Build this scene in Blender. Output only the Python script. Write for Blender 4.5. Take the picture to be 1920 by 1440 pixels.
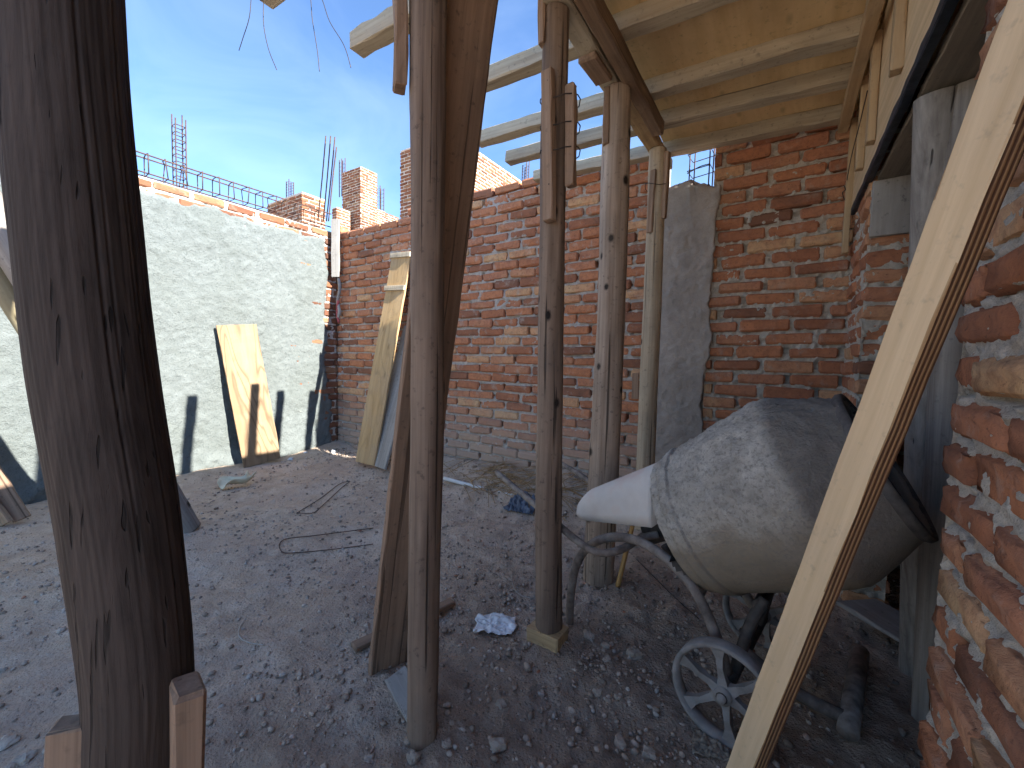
import bpy, bmesh, math, random
import numpy as np
from mathutils import Vector, Matrix
from math import radians, sin, cos, pi, sqrt, atan2

random.seed(7)
RNG = np.random.default_rng(7)
for o in list(bpy.data.objects):
    bpy.data.objects.remove(o)
scene = bpy.context.scene
COL = scene.collection

# ------------------------------------------------------------------ camera
F_PX, CX, CY = 780.0, 960.0, 720.0
YAW, PITCH, ROLL = radians(33.2), radians(3.5), 0.0204
CAM = np.array([0, 0, 1.10])
_fh = np.array([-sin(YAW), cos(YAW), 0]); _r0 = np.array([cos(YAW), sin(YAW), 0]); _z = np.array([0, 0, 1.0])
_f = _fh * cos(PITCH) - _z * sin(PITCH); _u1 = _z * cos(PITCH) + _fh * sin(PITCH)
_r = _r0 * cos(ROLL) + _u1 * sin(ROLL); _u = -_r0 * sin(ROLL) + _u1 * cos(ROLL)
cam_d = bpy.data.cameras.new('camera'); cam = bpy.data.objects.new('camera', cam_d); COL.objects.link(cam)
cam_d.sensor_fit = 'HORIZONTAL'; cam_d.sensor_width = 36.0; cam_d.lens = F_PX / 1920 * 36
cam_d.clip_start = 0.02; cam_d.clip_end = 6000
cam.matrix_world = Matrix(((_r[0], _u[0], -_f[0], 0), (_r[1], _u[1], -_f[1], 0), (_r[2], _u[2], -_f[2], 1.10), (0, 0, 0, 1)))
scene.camera = cam

# ------------------------------------------------------------------ sky, sun, exposure
SUN = Vector((1.0, 0.085, 0.69)).normalized()
world = bpy.data.worlds.new('World'); scene.world = world; world.use_nodes = True
wn = world.node_tree; wn.nodes.clear()
w_out = wn.nodes.new('ShaderNodeOutputWorld'); w_bg = wn.nodes.new('ShaderNodeBackground')
w_sky = wn.nodes.new('ShaderNodeTexSky'); w_sky.sky_type = 'NISHITA'; w_sky.sun_disc = False
w_sky.sun_elevation = math.asin(SUN.z); w_sky.sun_rotation = atan2(SUN.x, SUN.y)
w_sky.altitude = 700; w_sky.air_density = 1.0; w_sky.dust_density = 0.0; w_sky.ozone_density = 6.0
w_tc = wn.nodes.new('ShaderNodeTexCoord'); w_map = wn.nodes.new('ShaderNodeMapping')
w_map.inputs['Scale'].default_value = (1.6, 2.6, 4.5); w_map.inputs['Rotation'].default_value = (0.3, 0.2, 0.9)
w_noi = wn.nodes.new('ShaderNodeTexNoise'); w_noi.inputs['Scale'].default_value = 1.3
w_noi.inputs['Detail'].default_value = 7; w_noi.inputs['Roughness'].default_value = 0.55; w_noi.inputs['Distortion'].default_value = 0.7
w_rmp = wn.nodes.new('ShaderNodeMapRange'); w_rmp.inputs['From Min'].default_value = 0.42; w_rmp.inputs['From Max'].default_value = 0.78
w_rmp.inputs['To Min'].default_value = 0.0; w_rmp.inputs['To Max'].default_value = 0.10
w_mix = wn.nodes.new('ShaderNodeMix'); w_mix.data_type = 'RGBA'; w_mix.inputs['B'].default_value = (6.2, 7.2, 8.0, 1)
wn.links.new(w_tc.outputs['Generated'], w_map.inputs['Vector']); wn.links.new(w_map.outputs['Vector'], w_noi.inputs['Vector'])
wn.links.new(w_noi.outputs['Fac'], w_rmp.inputs['Value']); wn.links.new(w_rmp.outputs['Result'], w_mix.inputs['Factor'])
wn.links.new(w_sky.outputs['Color'], w_mix.inputs['A']); wn.links.new(w_mix.outputs['Result'], w_bg.inputs['Color'])
w_bg.inputs['Strength'].default_value = 0.050
wn.links.new(w_bg.outputs['Background'], w_out.inputs['Surface'])
sun_d = bpy.data.lights.new('sun', 'SUN'); sun_d.energy = 2.9; sun_d.angle = radians(0.53); sun_d.color = (1.0, 0.955, 0.88)
sun = bpy.data.objects.new('sun', sun_d); COL.objects.link(sun); sun.location = (20, 2, 14)
sun.rotation_euler = (-SUN).to_track_quat('-Z', 'Y').to_euler()
vs = scene.view_settings; vs.view_transform = 'Standard'; vs.look = 'None'; vs.gamma = 1.0; vs.use_curve_mapping = False
vs.exposure = 2.95
scene.render.engine = 'CYCLES'
scene.cycles.max_bounces = 10; scene.cycles.diffuse_bounces = 6

# ------------------------------------------------------------------ pixel helpers: a pixel gives a direction, the plane it meets gives the distance
def ray(x, y): return _r * (x - CX) / F_PX - _u * (y - CY) / F_PX + _f
def onz(x, y, z=0.0):
    d = ray(x, y); return Vector(CAM + d * ((z - CAM[2]) / d[2]))
def onx(x, y, X):
    d = ray(x, y); return Vector(CAM + d * ((X - CAM[0]) / d[0]))
def ony(x, y, Y):
    d = ray(x, y); return Vector(CAM + d * ((Y - CAM[1]) / d[1]))
def proj(P):
    d = np.array(P) - CAM; z = d @ _f
    return CX + F_PX * (d @ _r) / z, CY - F_PX * (d @ _u) / z, z

# ------------------------------------------------------------------ numpy noise
def _h(ix, iy, iz):
    n = (ix * 374761393 + iy * 668265263 + iz * 2147483647) & 0xffffffff
    n = ((n ^ (n >> 13)) * 1274126177) & 0xffffffff
    n = ((n ^ (n >> 16)) * 2246822519) & 0xffffffff
    return ((n ^ (n >> 15)) & 0xffff) / 65535.0
def vn(x, y, z=0.0):
    x = np.asarray(x, float); y = np.asarray(y, float); z = np.asarray(z, float) + 0 * x
    xi = np.floor(x).astype(np.int64); yi = np.floor(y).astype(np.int64); zi = np.floor(z).astype(np.int64)
    fx = x - xi; fy = y - yi; fz = z - zi
    fx = fx * fx * (3 - 2 * fx); fy = fy * fy * (3 - 2 * fy); fz = fz * fz * (3 - 2 * fz)
    r = 0
    for a in (0, 1):
        for b in (0, 1):
            for c in (0, 1):
                r = r + _h(xi + a, yi + b, zi + c) * (fx if a else 1 - fx) * (fy if b else 1 - fy) * (fz if c else 1 - fz)
    return r * 2 - 1
def fbm(x, y, z=0.0, o=4, g=0.5):
    r = 0; a = 1.0; s = 1.0
    for k in range(o):
        r = r + a * vn(x * s + 17.3 * k, y * s - 9.1 * k, np.asarray(z) * s + 5.7 * k); a *= g; s *= 2.03
    return r

# ------------------------------------------------------------------ object helpers
def mesh(name, v, f, mat=None, smooth=False):
    m = bpy.data.meshes.new(name)
    m.from_pydata([tuple(p) for p in v], [], [tuple(q) for q in f]); m.update()
    if mat: m.materials.append(mat)
    if smooth: m.polygons.foreach_set('use_smooth', [True] * len(m.polygons))
    return m
def grid_mesh(name, co, nu, nv, mat=None, smooth=True, keep=None):
    """co: (nu*nv,3) array ordered u-major"""
    i = np.arange(nu - 1)[:, None] * nv + np.arange(nv - 1)[None, :]
    q = np.stack([i, i + nv, i + nv + 1, i + 1], -1).reshape(-1, 4)
    if keep is not None: q = q[keep.reshape(-1)]
    m = bpy.data.meshes.new(name)
    m.vertices.add(len(co)); m.vertices.foreach_set('co', np.asarray(co, np.float32).ravel())
    m.loops.add(q.size); m.loops.foreach_set('vertex_index', q.ravel().astype(np.int32))
    m.polygons.add(len(q)); m.polygons.foreach_set('loop_start', np.arange(0, q.size, 4, dtype=np.int32))
    m.update(calc_edges=True)
    if smooth: m.polygons.foreach_set('use_smooth', [True] * len(m.polygons))
    if mat: m.materials.append(mat)
    return m
def link(name, data, parent=None, loc=(0, 0, 0), rot=None):
    o = bpy.data.objects.new(name, data); COL.objects.link(o); o.location = loc
    if rot is not None:
        if isinstance(rot, Matrix): o.rotation_euler = rot.to_euler()
        else: o.rotation_euler = rot
    if parent: o.parent = parent
    return o
def tag(o, label=None, cat=None, group=None, kind=None):
    if label: o['label'] = label
    if cat: o['category'] = cat
    if group: o['group'] = group
    if kind: o['kind'] = kind
    return o
def thing(name, label, cat, loc=(0, 0, 0), rot=None, group=None):
    return tag(link(name, None, None, loc, rot), label, cat, group)

def frame(d, up=(0, 0, 1)):
    """rotation matrix with local X along d, local Z as near 'up' as possible"""
    x = Vector(d).normalized(); u = Vector(up); y = u.cross(x)
    if y.length < 1e-4: y = Vector((0, 1, 0)).cross(x)
    y.normalize(); z = x.cross(y)
    return Matrix((x, y, z)).transposed()

def box_vf(lx, ly, lz, ch=0.004, jit=0.0, nx=1, seed=0, center=True):
    """chamfered box, long axis X, split in nx pieces along X with slight unevenness"""
    rg = np.random.default_rng(seed)
    xs = [-lx / 2, -lx / 2 + ch] + [(-lx / 2 + ch) + (lx - 2 * ch) * k / nx for k in range(1, nx)] + [lx / 2 - ch, lx / 2]
    V = []; Fc = []
    a, b = ly / 2, lz / 2
    for k, x in enumerate(xs):
        e = ch if k in (0, len(xs) - 1) else 0
        ring = [(-a + ch + 0, -b + e), (a - ch, -b + e), (a - e, -b + ch), (a - e, b - ch), (a - ch, b - e), (-a + ch, b - e), (-a + e, b - ch), (-a + e, -b + ch)]
        if e: ring = [(max(-a + e, min(a - e, y)), max(-b + e, min(b - e, z))) for y, z in ring]
        for y, z in ring: V.append((x, y, z))
    V = np.array(V)
    if jit: V = V + rg.normal(0, jit, V.shape)
    n = len(xs)
    for k in range(n - 1):
        for j in range(8):
            p = k * 8 + j; q = k * 8 + (j + 1) % 8
            Fc.append((p, p + 8, q + 8, q))
    Fc.append(tuple(range(7, -1, -1))[::-1][::-1] if False else tuple(range(0, 8)))
    Fc.append(tuple(range(n * 8 - 1, n * 8 - 9, -1)))
    return V, Fc

def fix_normals(m):
    bm = bmesh.new(); bm.from_mesh(m); bmesh.ops.remove_doubles(bm, verts=bm.verts, dist=1e-5)
    bmesh.ops.recalc_face_normals(bm, faces=bm.faces); bm.to_mesh(m); bm.free(); return m

def board(name, p0, p1, width, thick, mat, up=(0, 0, 1), parent=None, warp=0.0, seed=None, ch=0.003, jit=0.0012, nx=None):
    """plank from p0 to p1 (axis ends); 'up' ~ normal of the wide face; local X length, Y width, Z thickness"""
    p0 = Vector(p0); p1 = Vector(p1); L = (p1 - p0).length
    seed = random.randrange(10 ** 6) if seed is None else seed
    nx = nx or max(2, int(L / 0.08))
    V, Fc = box_vf(L, width, thick, ch, jit, nx, seed)
    t = V[:, 0] / L
    if warp:
        V[:, 2] += warp * (1 - 4 * t * t) + warp * 0.4 * vn(t * 3 + seed % 91, t * 0)
        V[:, 1] += warp * 0.35 * vn(t * 4, t * 0 + seed % 37)
    V[:, 1] *= 1 + 0.018 * vn(t * L * 6, t * 0 + seed % 53 + .5)
    m = fix_normals(mesh(name, V, Fc, mat))
    M = frame(p1 - p0, up); c = (p0 + p1) / 2
    if parent:
        pm = parent.matrix_basis.inverted() if parent.matrix_basis else Matrix()
        MW = Matrix.Translation(c) @ M.to_4x4()
        o = link(name, m, parent); ml = pm @ MW
        o.location = ml.to_translation(); o.rotation_euler = ml.to_euler()
        return o
    return link(name, m, None, c, M)

def tube_vf(pts, r, n=8, closed=False, caps=True):
    pts = [Vector(p) for p in pts]; N = len(pts); V = []; Fc = []
    rr = r if hasattr(r, '__len__') else [r] * N
    prev = None
    for i, p in enumerate(pts):
        if closed: t = pts[(i + 1) % N] - pts[i - 1]
        else: t = pts[min(i + 1, N - 1)] - pts[max(i - 1, 0)]
        t = t.normalized() if t.length > 1e-9 else Vector((0, 0, 1))
        if prev is None:
            a = t.orthogonal().normalized()
        else:
            a = (prev - t * prev.dot(t)).normalized()
        prev = a; b = t.cross(a)
        for k in range(n):
            w = 2 * pi * k / n; V.append(p + (a * cos(w) + b * sin(w)) * rr[i])
    m = N if closed else N - 1
    for i in range(m):
        for k in range(n):
            Fc.append((i * n + k, i * n + (k + 1) % n, ((i + 1) % N) * n + (k + 1) % n, ((i + 1) % N) * n + k))
    if caps and not closed:
        Fc.append(tuple(range(n - 1, -1, -1))); Fc.append(tuple((N - 1) * n + k for k in range(n)))
    return V, Fc
def smooth_path(pts, k=6):
    """Catmull-Rom through the points"""
    P = [Vector(p) for p in pts]; out = []
    for i in range(len(P) - 1):
        a = P[max(i - 1, 0)]; b = P[i]; c = P[i + 1]; d = P[min(i + 2, len(P) - 1)]
        for j in range(k):
            t = j / k
            out.append(0.5 * ((2 * b) + (c - a) * t + (2 * a - 5 * b + 4 * c - d) * t * t + (3 * b - a - 3 * c + d) * t ** 3))
    out.append(P[-1]); return out
def tube(name, pts, r, mat, parent=None, n=8, k=6, closed=False, origin=None):
    path = smooth_path(pts, k) if k and not closed else [Vector(p) for p in pts]
    org = Vector(origin) if origin is not None else (Vector((0, 0, 0)) if parent is None else Vector((0, 0, 0)))
    if parent is not None:
        inv = parent.matrix_basis.inverted(); path = [inv @ p for p in path]
    elif origin is None:
        org = path[0].copy(); path = [p - org for p in path]
    V, Fc = tube_vf(path, r, n, closed)
    return link(name, mesh(name, V, Fc, mat, True), parent, org if parent is None else (0, 0, 0))

def lathe(profile, n=32):
    """profile (s, r) along local X"""
    V = []; Fc = []
    for s, r in profile:
        for k in range(n):
            a = 2 * pi * k / n; V.append((s, r * cos(a), r * sin(a)))
    for i in range(len(profile) - 1):
        for k in range(n):
            Fc.append((i * n + k, i * n + (k + 1) % n, (i + 1) * n + (k + 1) % n, (i + 1) * n + k))
    return np.array(V), Fc

# ------------------------------------------------------------------ materials
def new_mat(name):
    m = bpy.data.materials.new(name); m.use_nodes = True
    nt = m.node_tree; b = nt.nodes['Principled BSDF']; b.inputs['Roughness'].default_value = 0.85
    b.inputs['Specular IOR Level'].default_value = 0.25
    return m, nt, b
class NB:
    """tiny node builder"""
    def __init__(s, nt): s.nt = nt
    def n(s, t, **kw):
        x = s.nt.nodes.new(t)
        for k, v in kw.items(): setattr(x, k, v)
        return x
    def l(s, a, b): s.nt.links.new(a, b)
    def val(s, sock, v):
        if hasattr(v, 'is_linked') or hasattr(v, 'node'): s.l(v, sock)
        else: sock.default_value = v
    def math(s, op, a, b=0.0, clamp=False):
        x = s.n('ShaderNodeMath', operation=op, use_clamp=clamp); s.val(x.inputs[0], a); s.val(x.inputs[1], b); return x.outputs[0]
    def coords(s, scale=(1, 1, 1), src='Object', rnd=True, loc=False):
        tc = s.n('ShaderNodeTexCoord'); v = tc.outputs[src]
        if rnd:
            oi = s.n('ShaderNodeObjectInfo'); va = s.n('ShaderNodeVectorMath', operation='ADD')
            mu = s.n('ShaderNodeVectorMath', operation='SCALE')
            cmb = s.n('ShaderNodeCombineXYZ')
            for i in range(3): s.l(oi.outputs['Random'], cmb.inputs[i])
            s.l(cmb.outputs[0], mu.inputs[0]); mu.inputs['Scale'].default_value = 37.0
            s.l(v, va.inputs[0]); s.l(mu.outputs[0], va.inputs[1]); v = va.outputs[0]
        mp = s.n('ShaderNodeMapping'); mp.inputs['Scale'].default_value = scale; s.l(v, mp.inputs['Vector'])
        return mp.outputs['Vector']
    def noise(s, vec, scale, detail=4, rough=0.55, dist=0.0):
        x = s.n('ShaderNodeTexNoise'); x.inputs['Scale'].default_value = scale; x.inputs['Detail'].default_value = detail
        x.inputs['Roughness'].default_value = rough; x.inputs['Distortion'].default_value = dist
        if vec is not None: s.l(vec, x.inputs['Vector'])
        return x.outputs['Fac']
    def voro(s, vec, scale, feature='F1'):
        x = s.n('ShaderNodeTexVoronoi', feature=feature); x.inputs['Scale'].default_value = scale
        if vec is not None: s.l(vec, x.inputs['Vector'])
        return x.outputs['Distance']
    def ramp(s, fac, stops):
        x = s.n('ShaderNodeValToRGB'); e = x.color_ramp.elements
        while len(e) < len(stops): e.new(0.5)
        for el, (p, c) in zip(e, stops): el.position = p; el.color = (*c, 1) if len(c) == 3 else c
        s.l(fac, x.inputs['Fac']); return x.outputs['Color']
    def mr(s, v, a, b, c=0.0, d=1.0):
        x = s.n('ShaderNodeMapRange'); s.val(x.inputs['Value'], v)
        x.inputs['From Min'].default_value = a; x.inputs['From Max'].default_value = b
        x.inputs['To Min'].default_value = c; x.inputs['To Max'].default_value = d; return x.outputs['Result']
    def mix(s, fac, a, b, mode='MIX'):
        x = s.n('ShaderNodeMix', data_type='RGBA', blend_type=mode)
        s.val(x.inputs['Factor'], fac)
        for k, v in (('A', a), ('B', b)):
            if hasattr(v, 'node'): s.l(v, x.inputs[k])
            else: x.inputs[k].default_value = (*v, 1)
        return x.outputs['Result']
    def bump(s, h, strength, dist, prev=None):
        x = s.n('ShaderNodeBump'); x.inputs['Strength'].default_value = strength; x.inputs['Distance'].default_value = dist
        s.l(h, x.inputs['Height'])
        if prev is not None: s.l(prev, x.inputs['Normal'])
        return x.outputs['Normal']

def wood(name, light, dark, axis='X', fine=70.0, crack=0.010, crack_w=1.0, rough=0.8, dirt=0.25, dirt_col=(0.10, 0.085, 0.07), knots=0.0, bump=0.5, figure=0.0):
    m, nt, b = new_mat(name); g = NB(nt)
    al = 1.6; ac = fine
    sc = (al, ac, ac) if axis == 'X' else (ac, ac, al)
    v1 = g.coords(sc); n1 = g.noise(v1, 1.0, 6, 0.65, 0.25)
    s2 = (0.5, 9, 9) if axis == 'X' else (9, 9, 0.5)
    v2 = g.coords(s2); n2 = g.noise(v2, 1.0, 3, 0.5, 0.4)
    c = g.ramp(g.math('ADD', g.math('MULTIPLY', n1, 0.6), g.math('MULTIPLY', n2, 0.4)), [(0.36, dark), (0.62, light)])
    h = n1
    if figure:
        s5 = (0.9, 3.6, 3.6) if axis == 'X' else (3.6, 3.6, 0.9)
        v5 = g.coords(s5); n5 = g.noise(v5, 1.0, 2, 0.4, 0.6)
        rings = g.math('ABSOLUTE', g.math('SINE', g.math('MULTIPLY', n5, 46.0)))
        c = g.mix(g.math('MULTIPLY', g.mr(rings, 0.0, 0.55, 1.0, 0.0), figure), c, tuple(x * 0.38 for x in dark))
    if crack:
        s3 = (0.18, 15, 15) if axis == 'X' else (15, 15, 0.18)
        v3 = g.coords(tuple((7.0 if fine > 65 else 4.5) * q_ if q_ > 1 else 3.2 * q_ for q_ in s3)); n3 = g.noise(v3, 1.0, 1, 0.4, 0.0)
        ck = g.mr(n3, 0.72 - crack * 4, 0.755 - crack * 4)
        c = g.mix(g.math('MULTIPLY', ck, 0.8 * crack_w), c, tuple(x * 0.12 for x in dark))
        h = g.math('SUBTRACT', g.math('MULTIPLY', n1, 0.35), g.math('MULTIPLY', ck, crack_w))
    ka = g.n('ShaderNodeAttribute'); ka.attribute_name = 'knot'
    if axis == 'Z':
        c = g.mix(g.mr(ka.outputs['Fac'], 0.25, 0.7), c, tuple(x * 0.10 for x in dark))
    if knots and axis == 'X':
        s4 = (4.2, 11, 11) if axis == 'X' else (11, 11, 4.2)
        v4 = g.coords(s4); d4 = g.voro(v4, 0.9)
        kn = g.mr(d4, 0.05, 0.17, 1.0, 0.0)
        c = g.mix(g.math('MULTIPLY', kn, knots), c, tuple(x * 0.22 for x in dark))
    vd = g.coords((1, 1, 1)); nd = g.noise(vd, 3.2, 5, 0.6)
    c = g.mix(g.math('MULTIPLY', g.mr(nd, 0.45, 0.75), dirt), c, dirt_col)
    nsp = g.noise(vd, 46, 3, 0.6)
    c = g.mix(g.math('MULTIPLY', g.mr(nsp, 0.60, 0.72), dirt * 1.1), c, tuple(x * 0.5 for x in dirt_col))
    g.l(c, b.inputs['Base Color']); b.inputs['Roughness'].default_value = rough
    g.l(g.bump(h, bump, 0.004), b.inputs['Normal'])
    return m

def plain(name, stops, scale=8, rough=0.85, metal=0.0, bump=0.3, bscale=60, bdist=0.003, detail=5, spec=0.25):
    m, nt, b = new_mat(name); g = NB(nt); v = g.coords()
    n = g.noise(v, scale, detail, 0.6)
    g.l(g.ramp(n, stops), b.inputs['Base Color']); b.inputs['Roughness'].default_value = rough; b.inputs['Metallic'].default_value = metal
    b.inputs['Specular IOR Level'].default_value = spec
    if bump: g.l(g.bump(g.noise(v, bscale, 5, 0.65), bump, bdist), b.inputs['Normal'])
    return m

BR_STOPS = [(0.0, (0.22, 0.105, 0.065)), (0.18, (0.37, 0.150, 0.078)), (0.42, (0.48, 0.200, 0.098)), (0.60, (0.42, 0.185, 0.105)), (0.78, (0.54, 0.285, 0.15)), (0.92, (0.60, 0.40, 0.22)), (1.0, (0.45, 0.34, 0.255))]
def brick_mat(name, attr=False, cement=0.35, dust=0.0, tone=1.0):
    m, nt, b = new_mat(name); g = NB(nt)
    if attr:
        a = g.n('ShaderNodeAttribute'); a.attribute_name = 'rnd'; r = a.outputs['Fac']; v = g.coords(rnd=False)
    else:
        oi = g.n('ShaderNodeObjectInfo'); r = oi.outputs['Random']; v = g.coords()
    x = g.n('ShaderNodeValToRGB'); e = x.color_ramp.elements
    while len(e) < len(BR_STOPS): e.new(0.5)
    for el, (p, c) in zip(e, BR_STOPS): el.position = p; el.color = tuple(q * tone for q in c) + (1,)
    n0 = g.noise(v, 7.0, 4, 0.6)
    g.l(g.math('ADD', g.math('MULTIPLY', r, 0.86), g.math('MULTIPLY', g.math('SUBTRACT', n0, 0.5), 0.42), True), x.inputs['Fac'])
    c = x.outputs['Color']
    n1 = g.noise(v, 38, 5, 0.7)
    c = g.mix(g.mr(n1, 0.45, 0.72, 0, 0.6), c, (0.17, 0.075, 0.05), 'MIX')
    n2 = g.noise(v, 11, 6, 0.68, 0.3)
    c = g.mix(g.mr(n2, 0.56, 0.72, 0, cement), c, (0.44, 0.395, 0.335))
    n3 = g.noise(v, 90, 3, 0.6)
    c = g.mix(g.mr(n3, 0.62, 0.70, 0, 0.6), c, (0.09, 0.045, 0.035))
    if dust:
        # windblown dirt splashed on the lowest courses
        ge = g.n('ShaderNodeNewGeometry'); sp = g.n('ShaderNodeSeparateXYZ'); g.l(ge.outputs['Position'], sp.inputs[0])
        zz = g.math('ADD', sp.outputs['Z'], g.math('MULTIPLY', g.math('SUBTRACT', n2, 0.5), 0.5))
        c = g.mix(g.mr(zz, 0.25, 0.75, dust, 0.0), c, (0.38, 0.30, 0.24))
    g.l(c, b.inputs['Base Color']); b.inputs['Roughness'].default_value = 0.92
    hb = g.math('ADD', g.math('MULTIPLY', n1, 0.6), g.math('MULTIPLY', n2, 0.9))
    g.l(g.bump(hb, 1.0, 0.010), b.inputs['Normal'])
    return m
def cement_mat(name, stops, scale=20, pits=1.0, bump=0.9, big=0.0, big_col=(0.2, 0.2, 0.19)):
    m, nt, b = new_mat(name); g = NB(nt); v = g.coords(rnd=False)
    n1 = g.noise(v, scale, 6, 0.7); n2 = g.noise(v, scale * 6, 3, 0.7); n3 = g.noise(v, 2.3, 5, 0.6, 0.3)
    c = g.ramp(g.math('ADD', g.math('MULTIPLY', n1, 0.6), g.math('MULTIPLY', n2, 0.4)), stops)
    if big: c = g.mix(g.mr(n3, 0.45, 0.72, 0, big), c, big_col)
    c = g.mix(g.mr(n2, 0.60, 0.72, 0, 0.55 * pits), c, tuple(x * 0.35 for x in stops[0][1]))
    g.l(c, b.inputs['Base Color']); b.inputs['Roughness'].default_value = 0.95
    h = g.math('ADD', g.math('MULTIPLY', n1, 1.0), g.math('MULTIPLY', n2, 0.7))
    g.l(g.bump(h, bump, 0.008), b.inputs['Normal'])
    return m

M = {}
M['brick'] = brick_mat('brick_fired', cement=0.40)
M['brick_left'] = brick_mat('brick_garden_wall', cement=0.75, dust=0.85, tone=1.05)
M['brick_attr'] = brick_mat('brick_far_attr', True, cement=0.25, tone=0.50)  # darker copy of the brick, its colour offsets the full sun on the houses
M['brick_top'] = brick_mat('brick_wall_top', cement=0.3, tone=0.45)  # brick colour darkened again so the sunlit top courses do not burn out
M['brick_room_attr'] = brick_mat('brick_room_attr', True, cement=0.40)
M['brick_left_attr'] = brick_mat('brick_garden_wall_attr', True, cement=0.75, dust=0.85, tone=1.05)
M['mortar'] = cement_mat('mortar_sandy', [(0.32, (0.34, 0.30, 0.245)), (0.62, (0.68, 0.615, 0.52))], 55)
M['mortar_left'] = cement_mat('mortar_grey', [(0.32, (0.30, 0.27, 0.235)), (0.64, (0.58, 0.53, 0.475))], 42)
M['concrete'] = cement_mat('concrete_cast', [(0.3, (0.30, 0.26, 0.225)), (0.68, (0.46, 0.405, 0.355))], 16, 0.9, 0.8, 0.6, (0.19, 0.17, 0.15))
M['rebar'] = plain('rebar_steel', [(0.35, (0.055, 0.045, 0.045)), (0.7, (0.14, 0.075, 0.05))], 40, 0.7, 0.5, 0.3)
M['wire'] = plain('tie_wire', [(0.3, (0.03, 0.028, 0.028)), (0.7, (0.075, 0.055, 0.045))], 60, 0.6, 0.5, 0.0)
M['pole'] = wood('debarked_pole', (0.47, 0.365, 0.28), (0.22, 0.155, 0.11), 'Z', 48, 0.015, 1.0, 0.75, 0.45, knots=0.85, bump=0.9)
M['pole_pale'] = wood('pale_pole', (0.54, 0.445, 0.32), (0.31, 0.235, 0.155), 'Z', 48, 0.012, 0.9, 0.75, 0.35, knots=0.85, bump=0.8)
M['pole_dark'] = wood('dark_pole', (0.285, 0.205, 0.15), (0.105, 0.070, 0.050), 'Z', 46, 0.015, 1.0, 0.8, 0.45, (0.09, 0.072, 0.06), knots=0.85, bump=0.9)
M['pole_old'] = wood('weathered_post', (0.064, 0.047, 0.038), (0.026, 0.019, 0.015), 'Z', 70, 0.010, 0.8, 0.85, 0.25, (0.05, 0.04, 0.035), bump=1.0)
M['pole_grey'] = wood('grey_pole', (0.37, 0.335, 0.29), (0.16, 0.135, 0.115), 'Z', 50, 0.003, 1.0, 0.85, 0.25, bump=0.7)
M['board_brown'] = wood('brown_board', (0.30, 0.195, 0.13), (0.15, 0.092, 0.06), 'X', 50, 0.010, 0.7, 0.8, 0.5, knots=0.4, bump=0.7)
M['splint'] = wood('splint_wood', (0.34, 0.225, 0.15), (0.18, 0.115, 0.075), 'X', 70, 0.004, 0.5, 0.8, 0.25, bump=0.4)
M['joist'] = wood('weathered_joist', (0.54, 0.46, 0.33), (0.34, 0.275, 0.185), 'X', 60, 0.005, 0.7, 0.8, 0.45, (0.20, 0.185, 0.16), bump=0.5)
M['joist_in'] = wood('form_joist', (0.62, 0.45, 0.245), (0.36, 0.24, 0.125), 'X', 55, 0.004, 0.6, 0.8, 0.45, (0.16, 0.12, 0.085), bump=0.4)
M['beam_dark'] = wood('dark_beam', (0.33, 0.225, 0.145), (0.14, 0.09, 0.06), 'X', 55, 0.006, 0.8, 0.8, 0.3, bump=0.5)
M['ply_ceiling'] = wood('form_plywood', (0.82, 0.61, 0.33), (0.66, 0.45, 0.22), 'Y' if False else 'X', 14, 0.0, 0, 0.75, 0.28, (0.22, 0.15, 0.09), knots=0.35, bump=0.15)
M['ply_new'] = wood('new_plywood', (0.74, 0.545, 0.33), (0.55, 0.385, 0.215), 'X', 42, 0.0, 0, 0.75, 0.22, (0.36, 0.32, 0.27), bump=0.2)
M['ply_figure'] = wood('figured_plywood', (0.31, 0.215, 0.13), (0.225, 0.145, 0.08), 'X', 18, 0.0, 0, 0.75, 0.2, (0.17, 0.125, 0.09), knots=0.35, bump=0.2, figure=0.7)
M['plank_yellow'] = wood('yellow_plank', (0.56, 0.385, 0.19), (0.40, 0.25, 0.115), 'X', 26, 0.0, 0, 0.75, 0.35, (0.38, 0.32, 0.25), knots=0.5, bump=0.25, figure=0.25)
M['plank_grey'] = wood('grey_plank', (0.40, 0.375, 0.34), (0.26, 0.235, 0.21), 'X', 30, 0.0, 0, 0.85, 0.5, (0.16, 0.155, 0.15), bump=0.3)
M['batten'] = wood('pale_batten', (0.50, 0.365, 0.215), (0.34, 0.225, 0.125), 'X', 60, 0.0, 0, 0.75, 0.2, bump=0.3)
M['log_pale'] = wood('pale_log', (0.26, 0.225, 0.14), (0.175, 0.14, 0.08), 'Z', 40, 0.004, 0.6, 0.75, 0.2, knots=0.7, bump=0.4)
M['log_grey'] = wood('grey_log', (0.30, 0.27, 0.24), (0.16, 0.135, 0.115), 'Z', 40, 0.006, 0.8, 0.85, 0.35, knots=0.6, bump=0.5)
M['navy'] = plain('navy_film', [(0.35, (0.010, 0.014, 0.022)), (0.7, (0.030, 0.042, 0.058))], 30, 0.5, 0, 0.3, 50)
M['soffit'] = wood('soffit_board', (0.33, 0.285, 0.22), (0.17, 0.14, 0.11), 'X', 55, 0.004, 0.5, 0.9, 0.4, bump=0.4)
M['steel'] = plain('painted_tube', [(0.3, (0.085, 0.07, 0.06)), (0.52, (0.20, 0.165, 0.14)), (0.75, (0.30, 0.27, 0.24))], 22, 0.7, 0.0, 0.4, 90)
M['steel_dark'] = plain('dirty_steel', [(0.3, (0.035, 0.032, 0.03)), (0.7, (0.12, 0.10, 0.085))], 25, 0.7, 0.2, 0.3, 80)
M['wheel'] = plain('cement_dusted_wheel', [(0.3, (0.17, 0.155, 0.14)), (0.7, (0.31, 0.29, 0.27))], 18, 0.8, 0, 0.3, 80)
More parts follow.
